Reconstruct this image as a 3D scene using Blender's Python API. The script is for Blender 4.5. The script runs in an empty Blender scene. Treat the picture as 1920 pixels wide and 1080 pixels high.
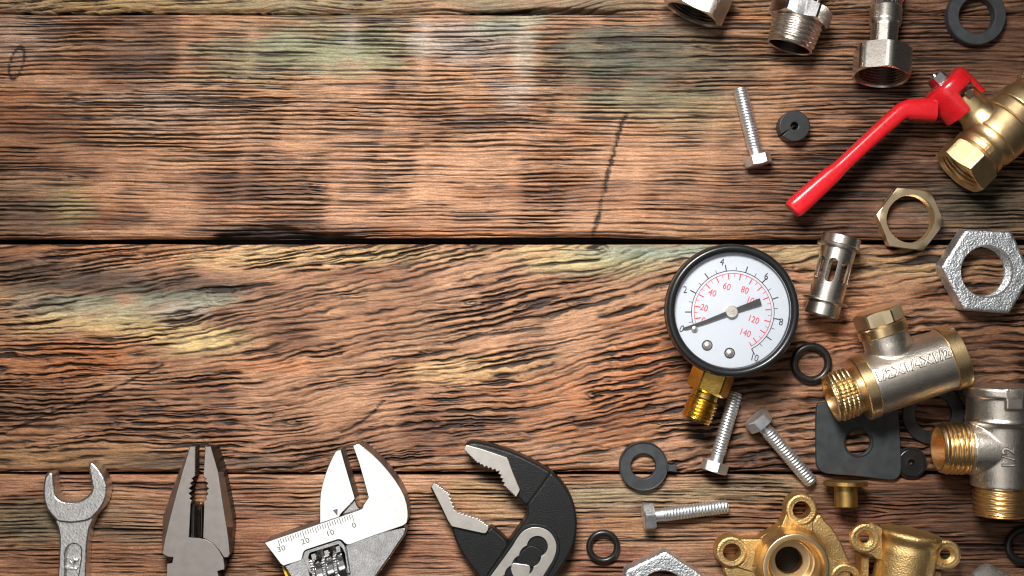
import bpy, bmesh, math, random
import numpy as np
from mathutils import Vector, Matrix

random.seed(7)
PI = math.pi
S = 50.0            # photo pixels (at the wood) per scene unit; one unit is a centimetre
D = 2300.0          # camera height, in those pixels
sc = bpy.context.scene
C = sc.collection
sc.unit_settings.system = 'METRIC'
sc.unit_settings.scale_length = 0.01

# ------------------------------------------------------------------ camera
cd = bpy.data.cameras.new('camera')
cd.sensor_width = 36.0
cd.lens = 36.0 * D / 1920.0
cd.clip_start = 0.1
cd.clip_end = 1000.0
cam = bpy.data.objects.new('camera', cd)
cam.location = (0, 0, D / S)
C.objects.link(cam)
sc.camera = cam

# ------------------------------------------------------------------ world and lamps
wd = bpy.data.worlds.new('World')
sc.world = wd
wd.use_nodes = True
wd.node_tree.nodes['Background'].inputs[0].default_value = (0.95, 0.97, 1.0, 1)
wd.node_tree.nodes['Background'].inputs[1].default_value = 0.025

def area(name, loc, target, sx, sy, power, col):
    l = bpy.data.lights.new(name, 'AREA')
    l.shape = 'RECTANGLE'; l.size = sx; l.size_y = sy; l.energy = power; l.color = col
    o = bpy.data.objects.new(name, l); C.objects.link(o)
    o.location = loc
    o.rotation_euler = (Vector(target) - Vector(loc)).to_track_quat('-Z', 'Y').to_euler()
    return o
key = area('key_softbox', (-4.0, 21.0, 38.0), (-1.5, -2.5, 0), 16, 9, 12200, (1.0, 0.972, 0.935))
key.data.spread = math.radians(93)      # a honeycomb grid on the softbox
area('overhead_softbox', (-3.0, 14.0, 90.0), (-3.0, 14.0, 0), 118, 134, 9500, (1.0, 0.985, 0.965))
area('added_left_panel', (-33.0, -26.0, 86.0), (-33.0, -26.0, 0), 54, 34, 6300, (1.0, 0.985, 0.965))  # unseen panel added to whiten the chrome wrench face by reflection

sc.view_settings.view_transform = 'Standard'
sc.view_settings.look = 'None'
sc.view_settings.exposure = 0.0
sc.view_settings.gamma = 1.0
sc.render.engine = 'CYCLES'
sc.cycles.max_bounces = 8
sc.cycles.filter_width = 1.15
sc.cycles.use_denoising = True

# ------------------------------------------------------------------ helpers
def W(px, py, z=0.0):
    """Real position (scene units) of what the photo shows at pixel px, py when it stands z above the wood."""
    k = 1 - z / D
    return Vector(((px - 960) * k / S, (540 - py) * k / S, z / S))
def R2(px, py, z=0.0):
    v = W(px, py, z); return (v.x * S, v.y * S)
def Zm(ox, oy, f, pts):
    return [(ox + x / f, oy + y / f) for x, y in pts]

def thing(name, label, cat, mat=None, group=None):
    o = bpy.data.objects.new(name, None); C.objects.link(o)
    o.empty_display_size = 0.5
    if mat is not None: o.matrix_world = mat
    o['label'] = label; o['category'] = cat
    if group: o['group'] = group
    return o
def tag(o, label, cat, group=None):
    o['label'] = label; o['category'] = cat
    if group: o['group'] = group
    return o

def mk(name, verts, faces, mat, parent=None, side=None, angle=32, smooth=True, bevel=0, scale=1 / S, recalc=True, weighted=True):
    me = bpy.data.meshes.new(name)
    vv = np.asarray(verts, dtype=float).reshape(-1, 3) * scale
    me.from_pydata([tuple(v) for v in vv], [], [tuple(f) for f in faces])
    if recalc:
        bm = bmesh.new(); bm.from_mesh(me)
        bmesh.ops.recalc_face_normals(bm, faces=bm.faces[:])
        bm.to_mesh(me); bm.free()
    if smooth:
        me.polygons.foreach_set('use_smooth', [True] * len(me.polygons))
        me.set_sharp_from_angle(angle=math.radians(angle))
    me.materials.append(mat)
    if side is not None:
        me.materials.append(side)
        for q in me.polygons:
            if abs(q.normal.z) < .25: q.material_index = 1
    o = bpy.data.objects.new(name, me); C.objects.link(o)
    if parent is not None: o.parent = parent
    if smooth and weighted:
        wn = o.modifiers.new('weighted', 'WEIGHTED_NORMAL'); wn.keep_sharp = True; wn.weight = 90
    if bevel:
        b = o.modifiers.new('bevel', 'BEVEL'); b.width = bevel / S; b.segments = 2
        b.limit_method = 'ANGLE'; b.angle_limit = math.radians(38); b.harden_normals = False
    return o

class G:
    """collects pieces of one mesh"""
    def __init__(s): s.v = []; s.f = []
    def add(s, vf, M=None):
        v, f = vf
        v = np.asarray(v, float).reshape(-1, 3)
        if M is not None:
            A = np.array(M); v = v @ A[:3, :3].T + A[:3, 3]
        b = len(s.v); s.v.extend(v.tolist()); s.f.extend([tuple(i + b for i in q) for q in f]); return s
    def mk(s, name, mat, parent=None, **k): return mk(name, s.v, s.f, mat, parent, **k)

def cast(g, name, mat, parent, voxel=1.7, it=10):
    """one smooth casting out of overlapping closed pieces"""
    ob = g.mk(name, mat, None, weighted=False)
    r = ob.modifiers.new('remesh', 'REMESH'); r.mode = 'VOXEL'; r.voxel_size = voxel / S
    s = ob.modifiers.new('smooth', 'SMOOTH'); s.factor = .5; s.iterations = it
    bpy.context.view_layer.update()
    me = bpy.data.meshes.new_from_object(ob.evaluated_get(bpy.context.evaluated_depsgraph_get()))
    bpy.data.objects.remove(ob)
    return finish_mesh(name, me, mat, parent, None, 70)

def hexr(a, th, phase=0.0, clip=1.135):
    t = np.mod(th - math.radians(phase) + PI / 6, PI / 3) - PI / 6
    return np.minimum(a / np.cos(t), a * clip)

def spin(rings, n=64, axis='X', cap0=False, cap1=False, loop=False):
    th = np.linspace(0, 2 * PI, n, endpoint=False)
    vs, fs = [], []
    for x, r in rings:
        x = x(th) if callable(x) else np.full(n, 0.0) + x
        r = r(th) if callable(r) else np.full(n, 0.0) + r
        if axis == 'X': vs.append(np.stack([x, r * np.sin(th), r * np.cos(th)], 1))
        elif axis == 'Y': vs.append(np.stack([r * np.cos(th), x, r * np.sin(th)], 1))
        else: vs.append(np.stack([r * np.cos(th), r * np.sin(th), x], 1))
    m = len(vs)
    for i in range(m if loop else m - 1):
        a, b = i * n, ((i + 1) % m) * n
        for j in range(n):
            k = (j + 1) % n
            fs.append((a + j, a + k, b + k, b + j))
    if cap0: fs.append(tuple(range(n)))
    if cap1: fs.append(tuple(range((m - 1) * n, m * n)))
    return np.concatenate(vs), fs

def thread(x0, x1, p, r0, r1, depth, per=6, notch=None, lead=1):
    """rings of a helical screw thread; r0, r1 crest radii at both ends; notch = count of rolled serrations"""
    out = []
    for x in np.linspace(x0, x1, int(abs(x1 - x0) / p * per) + 1):
        f = (x - x0) / (x1 - x0)
        e = min(1.0, (abs(x - x0)) / (0.8 * p), abs(x1 - x) / (0.5 * p))
        def r(th, x=x, f=f, e=e):
            ph = np.mod(x / p - lead * th / (2 * PI), 1.0)
            tri = np.clip(np.abs(ph - 0.5) * 2.6 - 0.3, 0, 1)
            dd = depth * (1 - e) + depth * e * tri
            rr = r0 + (r1 - r0) * f - dd
            if notch:
                c = (1 - tri) * e
                rr = rr - depth * 0.55 * c * (0.5 + 0.5 * np.cos(th * notch))
            return rr
        out.append((x, r))
    return out

def hexrings(a, x0, x1, c0=None, c1=None, phase=0.0, clip=1.135, slope=0.5):
    """hexagonal prism from x0 to x1 with the turned chamfer of a nut; c0, c1 chamfer circle radii"""
    out = []
    if c0: out.append((x0, lambda th: np.minimum(hexr(a, th, phase, clip), c0)))
    out.append(((lambda th: x0 + np.maximum(0, hexr(a, th, phase, clip) - c0) * slope) if c0 else x0, lambda th: hexr(a, th, phase, clip)))
    out.append(((lambda th: x1 - np.maximum(0, hexr(a, th, phase, clip) - c1) * slope) if c1 else x1, lambda th: hexr(a, th, phase, clip)))
    if c1: out.append((x1, lambda th: np.minimum(hexr(a, th, phase, clip), c1)))
    return out

def loft(layers, cap0=True, cap1=True):
    """layers: list of (pts, z) with equal counts"""
    n = len(layers[0][0]); v, f = [], []
    for pts, z in layers:
        for i, p in enumerate(pts):
            v.append((p[0], p[1], z[i] if hasattr(z, '__len__') else z))
    for L in range(len(layers) - 1):
        for j in range(n):
            k = (j + 1) % n
            f.append((L * n + j, L * n + k, (L + 1) * n + k, (L + 1) * n + j))
    if cap0: f.append(tuple(range(n)))
    if cap1: f.append(tuple(range((len(layers) - 1) * n, len(layers) * n)))
    return v, f

def inset(pts, d):
    """offset of a closed outline inwards by d (either winding)"""
    P = [Vector((p[0], p[1])) for p in pts]; n = len(P)
    ar = sum(P[i].x * P[(i + 1) % n].y - P[(i + 1) % n].x * P[i].y for i in range(n))
    s = 1 if ar > 0 else -1
    out = []
    for i in range(n):
        a = (P[i] - P[i - 1]); b = (P[(i + 1) % n] - P[i])
        if a.length < 1e-6: a = b.copy()
        if b.length < 1e-6: b = a.copy()
        a.normalize(); b.normalize()
        na = Vector((-a.y, a.x)); nb = Vector((-b.y, b.x))
        m = na + nb
        if m.length < 1e-3: m = na
        m.normalize()
        c = max(0.45, m.dot(na))
        out.append(tuple(P[i] + m * (s * d / c)))
    return out

def chaikin(pts, k=1, closed=True):
    for _ in range(k):
        o = []
        n = len(pts)
        for i in range(n if closed else n - 1):
            a, b = pts[i], pts[(i + 1) % n]
            o.append((a[0] * .75 + b[0] * .25, a[1] * .75 + b[1] * .25))
            o.append((a[0] * .25 + b[0] * .75, a[1] * .25 + b[1] * .75))
        pts = o
    return pts

def spl(pts, step=6, closed=True):
    """Catmull-Rom through the points"""
    o = []; n = len(pts)
    for i in range(n if closed else n - 1):
        p0, p1, p2, p3 = [np.array(pts[(i + j) % n] if closed else pts[min(max(i + j, 0), n - 1)], float) for j in (-1, 0, 1, 2)]
        m = max(1, int(np.linalg.norm(p2 - p1) / step))
        for t in np.linspace(0, 1, m, endpoint=False):
            o.append(tuple(0.5 * ((2 * p1) + (-p0 + p2) * t + (2 * p0 - 5 * p1 + 4 * p2 - p3) * t * t + (-p0 + 3 * p1 - 3 * p2 + p3) * t ** 3)))
    if not closed: o.append(tuple(pts[-1]))
    return o

def slabmesh(pts, z0, z1, c=1.5, c0=0):
    """extruded outline with a chamfered and softened top edge (pixels)"""
    L = []
    if c0: L += [(inset(pts, c0), z0), (pts, z0 + c0)]
    else: L += [(pts, z0)]
    L += [(pts, z1 - c), (inset(pts, c * 0.35), z1 - c * 0.3), (inset(pts, c), z1)]
    return loft(L)

def world_pts(pts, z): return [R2(x, y, z) for x, y in pts]

def curve_mesh(name, loops, thick, bevel, mat, parent, M=None, z=0.0, angle=30):
    """flat shape with holes as a solid: filled curve, given thickness and rounded edge (all in pixels)"""
    cu = bpy.data.curves.new(name, 'CURVE'); cu.dimensions = '2D'; cu.fill_mode = 'BOTH'
    for lp in loops:
        s = cu.splines.new('POLY'); s.points.add(len(lp) - 1); s.use_cyclic_u = True
        for i, p in enumerate(lp): s.points[i].co = (p[0] / S, p[1] / S, 0, 1)
    cu.extrude = max(0.0, thick / 2 - bevel) / S
    cu.bevel_depth = bevel / S; cu.bevel_resolution = 2; cu.offset = -bevel / S
    t = bpy.data.objects.new(name, cu); C.objects.link(t)
    me = bpy.data.meshes.new_from_object(t.evaluated_get(bpy.context.evaluated_depsgraph_get()))
    bpy.data.objects.remove(t); bpy.data.curves.remove(cu)
    me.transform(Matrix.Translation((0, 0, (z + thick / 2) / S)))
    return finish_mesh(name, me, mat, parent, M, angle)

def finish_mesh(name, me, mat, parent, M=None, angle=30):
    me.name = name
    if M is not None: me.transform(M)
    me.polygons.foreach_set('use_smooth', [True] * len(me.polygons))
    me.set_sharp_from_angle(angle=math.radians(angle))
    me.materials.clear(); me.materials.append(mat)
    o = bpy.data.objects.new(name, me); C.objects.link(o)
    wn = o.modifiers.new('weighted', 'WEIGHTED_NORMAL'); wn.keep_sharp = True; wn.weight = 90
    if parent is not None: o.parent = parent
    return o

def text_mesh(s, size, extr=0.5, bevel=0.0, spacing=1.0, bold=0.0):
    cu = bpy.data.curves.new('lettering', 'FONT'); cu.body = s; cu.size = size / S
    cu.align_x = 'CENTER'; cu.align_y = 'CENTER'; cu.extrude = extr / S; cu.bevel_depth = bevel / S; cu.bevel_resolution = 1
    cu.space_character = spacing; cu.resolution_u = 4
    if bold: cu.offset = bold / S
    t = bpy.data.objects.new('lettering', cu); C.objects.link(t)
    me = bpy.data.meshes.new_from_object(t.evaluated_get(bpy.context.evaluated_depsgraph_get()))
    bpy.data.objects.remove(t); bpy.data.curves.remove(cu)
    return me

def sweep(path, sizes, ex=3.0, n=28, up=(0, 0, 1)):
    """superellipse section (w, h) along a path of (x, y, z)"""
    P = [np.array(p, float) for p in path]; m = len(P); v, f = [], []
    U = np.array(up, float)
    for i in range(m):
        t = P[min(i + 1, m - 1)] - P[max(i - 1, 0)]; t /= np.linalg.norm(t)
        s = np.cross(U, t); s /= np.linalg.norm(s); u = np.cross(t, s)
        w, h = sizes[i]
        for a in np.linspace(0, 2 * PI, n, endpoint=False):
            c, d = math.cos(a), math.sin(a)
            rr = (abs(c) ** ex + abs(d) ** ex) ** (-1 / ex)
            v.append(P[i] + s * (w / 2 * rr * c) + u * (h / 2 * rr * d))
    for i in range(m - 1):
        for j in range(n):
            k = (j + 1) % n
            f.append((i * n + j, i * n + k, (i + 1) * n + k, (i + 1) * n + j))
    f.append(tuple(range(n))); f.append(tuple(range((m - 1) * n, m * n)))
    return np.array(v), f

def box(x0, x1, y0, y1, z0, z1):
    v = [(x, y, z) for x in (x0, x1) for y in (y0, y1) for z in (z0, z1)]
    return v, [(0, 1, 3, 2), (4, 6, 7, 5), (0, 4, 5, 1), (2, 3, 7, 6), (0, 2, 6, 4), (1, 5, 7, 3)]

def axis_frame(px, py, z, dx, dy, dz=0.0):
    """frame at photo pixel px, py and height z whose X axis runs along the image direction dx, dy (y down)"""
    X = Vector((dx, -dy, dz)).normalized()
    Zv = Vector((0, 0, 1)); Y = Zv.cross(X).normalized(); Zv = X.cross(Y)
    M = Matrix((X, Y, Zv)).transposed().to_4x4()
    M.translation = W(px, py, z)
    return M
def upright(px, py, z=0.0, rot=0.0):
    return Matrix.Translation((W(px, py, z).x, W(px, py, z).y, 0)) @ Matrix.Rotation(math.radians(rot), 4, 'Z')

# ------------------------------------------------------------------ materials
def nodes(name):
    m = bpy.data.materials.new(name); m.use_nodes = True
    nt = m.node_tree; b = nt.nodes['Principled BSDF']
    return m, nt, b
def N(nt, t, **k):
    n = nt.nodes.new(t)
    for a, v in k.items():
        if a.startswith('i_'):
            n.inputs[a[2:].replace('_', ' ')].default_value = v
        else: setattr(n, a, v)
    return n

def surf(name, col, rough, metal=1.0, bump=0.0, scale=20, stretch=(1, 1, 1), rvar=0.08, cvar=0.12, detail=4, spec=0.5, coat=0.0, dist=0.02, scale2=3.0, dark=None, bumptype='noise'):
    m, nt, b = nodes(name)
    tc = N(nt, 'ShaderNodeTexCoord')
    mp = N(nt, 'ShaderNodeMapping'); mp.inputs['Scale'].default_value = stretch
    nt.links.new(tc.outputs['Object'], mp.inputs['Vector'])
    big = N(nt, 'ShaderNodeTexNoise'); big.inputs['Scale'].default_value = scale2; big.inputs['Detail'].default_value = 5
    nt.links.new(tc.outputs['Object'], big.inputs['Vector'])
    if bumptype == 'voronoi':
        fine = N(nt, 'ShaderNodeTexVoronoi'); fine.feature = 'SMOOTH_F1'; fine.inputs['Scale'].default_value = scale
        fo = fine.outputs['Distance']
    else:
        fine = N(nt, 'ShaderNodeTexNoise'); fine.inputs['Scale'].default_value = scale; fine.inputs['Detail'].default_value = detail
        fo = fine.outputs['Fac']
    nt.links.new(mp.outputs['Vector'], fine.inputs['Vector'])
    cr = N(nt, 'ShaderNodeMix', data_type='RGBA')
    lo = tuple(c * (1 - cvar) for c in col) if dark is None else dark
    cr.inputs['A'].default_value = (*lo, 1); cr.inputs['B'].default_value = (*[min(1, c * (1 + cvar)) for c in col], 1)
    mr0 = N(nt, 'ShaderNodeMapRange'); mr0.inputs['From Min'].default_value = 0.35; mr0.inputs['From Max'].default_value = 0.65
    nt.links.new(big.outputs['Fac'], mr0.inputs['Value'])
    nt.links.new(mr0.outputs['Result'], cr.inputs['Factor'])
    nt.links.new(cr.outputs['Result'], b.inputs['Base Color'])
    mr = N(nt, 'ShaderNodeMapRange'); mr.inputs['To Min'].default_value = max(0.02, rough - rvar); mr.inputs['To Max'].default_value = rough + rvar
    mr.inputs['From Min'].default_value = 0.3; mr.inputs['From Max'].default_value = 0.7
    nt.links.new(fo, mr.inputs['Value'])
    nt.links.new(mr.outputs['Result'], b.inputs['Roughness'])
    b.inputs['Metallic'].default_value = metal
    b.inputs['Specular IOR Level'].default_value = spec
    b.inputs['Coat Weight'].default_value = coat
    b.inputs['Coat Roughness'].default_value = 0.12
    if bump:
        bp = N(nt, 'ShaderNodeBump'); bp.inputs['Strength'].default_value = bump; bp.inputs['Distance'].default_value = dist
        nt.links.new(fo, bp.inputs['Height']); nt.links.new(bp.outputs['Normal'], b.inputs['Normal'])
    return m

M_forged = surf('forged chrome steel', (0.70, 0.68, 0.66), 0.34, bump=0.5, scale=11, dist=0.035, rvar=0.06, detail=6, cvar=0.1)
M_satin = surf('satin plier steel', (0.44, 0.395, 0.365), 0.44, bump=0.12, scale=60, dist=0.01, cvar=0.06)
M_ground = surf('ground steel face', (0.66, 0.62, 0.57), 0.42, bump=0.12, scale=30, stretch=(0.6, 6, 1), dist=0.01, cvar=0.06)
M_dark_steel = surf('dark steel', (0.10, 0.095, 0.09), 0.4, bump=0.2, scale=20)
M_chrome = surf('polished chrome', (0.86, 0.86, 0.85), 0.16, rvar=0.03, cvar=0.03)
M_rough_chrome = surf('cast chrome', (0.62, 0.61, 0.60), 0.22, bump=0.35, scale=22, dist=0.03, rvar=0.08, detail=5)
M_black = surf('black phosphate', (0.009, 0.009, 0.0095), 0.4, metal=0.0, bump=0.6, scale=24, dist=0.03, spec=0.32)
M_black_paint = surf('black enamel', (0.012, 0.012, 0.013), 0.3, metal=0.0, bump=0.08, scale=40, dist=0.01, spec=0.5)
M_rubber = surf('black rubber', (0.016, 0.017, 0.018), 0.42, metal=0.0, bump=0.18, scale=40, dist=0.012, spec=0.4, cvar=0.25)
M_rubber_grey = surf('matt grey rubber', (0.033, 0.037, 0.040), 0.55, metal=0.0, bump=0.2, scale=30, dist=0.01, spec=0.4, cvar=0.2)
M_oring = surf('glossy black rubber', (0.010, 0.010, 0.010), 0.33, metal=0.0, bump=0.05, scale=20, dist=0.01, spec=0.5)
M_nickel = surf('brushed nickel', (0.66, 0.60, 0.54), 0.30, bump=0.06, scale=16, stretch=(14, 0.6, 0.6), dist=0.01, cvar=0.06)
M_nickel_cast = surf('sandblasted nickel', (0.72, 0.65, 0.565), 0.34, bump=0.45, scale=22, dist=0.025, cvar=0.08, detail=3)
M_passage_shade = surf('passage shade', (0.004, 0.003, 0.002), 0.9, metal=0.0)  # near-black colour standing in for shade deep in the bore
M_letter = surf('worn raised nickel', (0.86, 0.80, 0.72), 0.42, rvar=.04)
M_letter_shade = surf('letter edge shade', (0.10, 0.08, 0.065), 0.6, metal=0.4)  # painted shade for the outlines of the raised letters
M_bore = surf('shade darkened nickel bore', (0.17, 0.14, 0.12), 0.35, bump=0.1, scale=30)  # nickel darkened to paint the shade inside the open fittings
M_brass = surf('turned brass', (0.86, 0.62, 0.33), 0.30, bump=0.05, scale=22, stretch=(14, 0.5, 0.5), dist=0.008, cvar=0.08)
M_brass_nut = surf('machined brass', (0.88, 0.70, 0.45), 0.32, bump=0.03, scale=30, dist=0.006, cvar=0.03, rvar=0.025)
M_brass_bored = surf('bored brass', (0.82, 0.60, 0.33), 0.34, bump=0.05, scale=30, dist=0.008, cvar=0.06, rvar=0.03)
M_brass_yellow = surf('yellow brass', (0.80, 0.50, 0.11), 0.24, bump=0.12, scale=10, stretch=(0.6, 6, 6), dist=0.02, cvar=0.14)
M_brass_cast = surf('cast brass', (0.72, 0.49, 0.21), 0.45, bump=0.7, scale=18, dist=0.035, cvar=0.12, detail=4)
M_brass_valve = surf('blasted brass', (0.76, 0.54, 0.28), 0.38, bump=0.45, scale=24, dist=0.022, cvar=0.1, detail=3)
M_brass_dull = surf('dull brass', (0.50, 0.31, 0.10), 0.42, bump=0.4, scale=30, dist=0.02, cvar=0.2)
M_zinc = surf('zinc plated steel', (0.74, 0.76, 0.77), 0.40, metal=0.95, bump=0.06, scale=16, dist=0.015, cvar=0.1)
M_galv = surf('hot dip galvanised iron', (0.64, 0.665, 0.68), 0.48, bump=0.8, scale=14, dist=0.045, cvar=0.12, detail=3.5)
M_galv_side = surf('dirty galvanised flank', (0.24, 0.21, 0.18), 0.5, bump=0.5, scale=10, dist=0.05, cvar=0.25)
M_red = surf('red dipped plastic', (0.58, 0.010, 0.016), 0.28, metal=0.0, bump=0.03, scale=10, dist=0.02, cvar=0.06, spec=0.5, coat=0.3)
M_yellow = surf('yellow grip', (0.75, 0.48, 0.03), 0.5, metal=0.0)
M_dial = surf('dial white', (0.46, 0.495, 0.55), 0.6, metal=0.0, cvar=0.01)
M_ink = surf('black ink', (0.02, 0.02, 0.022), 0.6, metal=0.0)
M_redink = surf('red ink', (0.62, 0.045, 0.06), 0.6, metal=0.0)
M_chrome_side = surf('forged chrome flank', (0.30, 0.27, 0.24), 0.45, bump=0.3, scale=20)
M_engrave = surf('engraved line', (0.10, 0.10, 0.09), 0.5, metal=0.0)
M_hub = surf('needle hub', (0.70, 0.66, 0.58), 0.45)
M_needle = surf('needle lacquer', (0.03, 0.03, 0.028), 0.5, metal=0.0)
M_strainer = surf('stainless screen', (0.80, 0.78, 0.75), 0.42)
M_blue = surf('blue braid thread', (0.02, 0.16, 0.38), 0.4, metal=0.0)
M_redbraid = surf('red braid thread', (0.45, 0.02, 0.03), 0.4, metal=0.0)
def glass_mat():
    m, nt, b = nodes('gauge lens')
    nt.nodes.remove(b)
    out = nt.nodes['Material Output']
    tr = N(nt, 'ShaderNodeBsdfTransparent'); gl = N(nt, 'ShaderNodeBsdfGlossy'); gl.inputs['Roughness'].default_value = 0.05
    fr = N(nt, 'ShaderNodeFresnel'); fr.inputs['IOR'].default_value = 1.46
    mx = N(nt, 'ShaderNodeMixShader')
    nt.links.new(fr.outputs[0], mx.inputs[0]); nt.links.new(tr.outputs[0], mx.inputs[1]); nt.links.new(gl.outputs[0], mx.inputs[2])
    nt.links.new(mx.outputs[0], out.inputs[0])
    return m
M_glass = glass_mat()

# ------------------------------------------------------------------ the wooden table
def hash2(ix, iy, seed):
    h = (ix.astype(np.int64) * 374761393 + iy.astype(np.int64) * 668265263 + seed * 982451653) & 0xFFFFFFFF
    h = ((h ^ (h >> 13)) * 1274126177) & 0xFFFFFFFF
    h = ((h ^ (h >> 16)) * 2246822519) & 0xFFFFFFFF
    return ((h ^ (h >> 15)) & 0xFFFF) / 65535.0
def vn(x, y, seed=0):
    ix, iy = np.floor(x), np.floor(y); fx, fy = x - ix, y - iy
    fx = fx * fx * fx * (fx * (fx * 6 - 15) + 10); fy = fy * fy * fy * (fy * (fy * 6 - 15) + 10)
    a, b, c, d = hash2(ix, iy, seed), hash2(ix + 1, iy, seed), hash2(ix, iy + 1, seed), hash2(ix + 1, iy + 1, seed)
    return (a * (1 - fx) + b * fx) * (1 - fy) + (c * (1 - fx) + d * fx) * fy
def fbm(x, y, seed=0, o=3):
    s, a, t = 0, 0.5, 0
    for i in range(o):
        s = s + a * vn(x * 2 ** i + 17.3 * i, y * 2 ** i - 9.1 * i, seed + i); t += a; a *= 0.5
    return s / t
def ss(e0, e1, x):
    t = np.clip((x - e0) / (e1 - e0), 0, 1); return t * t * (3 - 2 * t)
def mixc(a, b, t): return a * (1 - t[..., None]) + np.array(b) * t[..., None]

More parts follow.
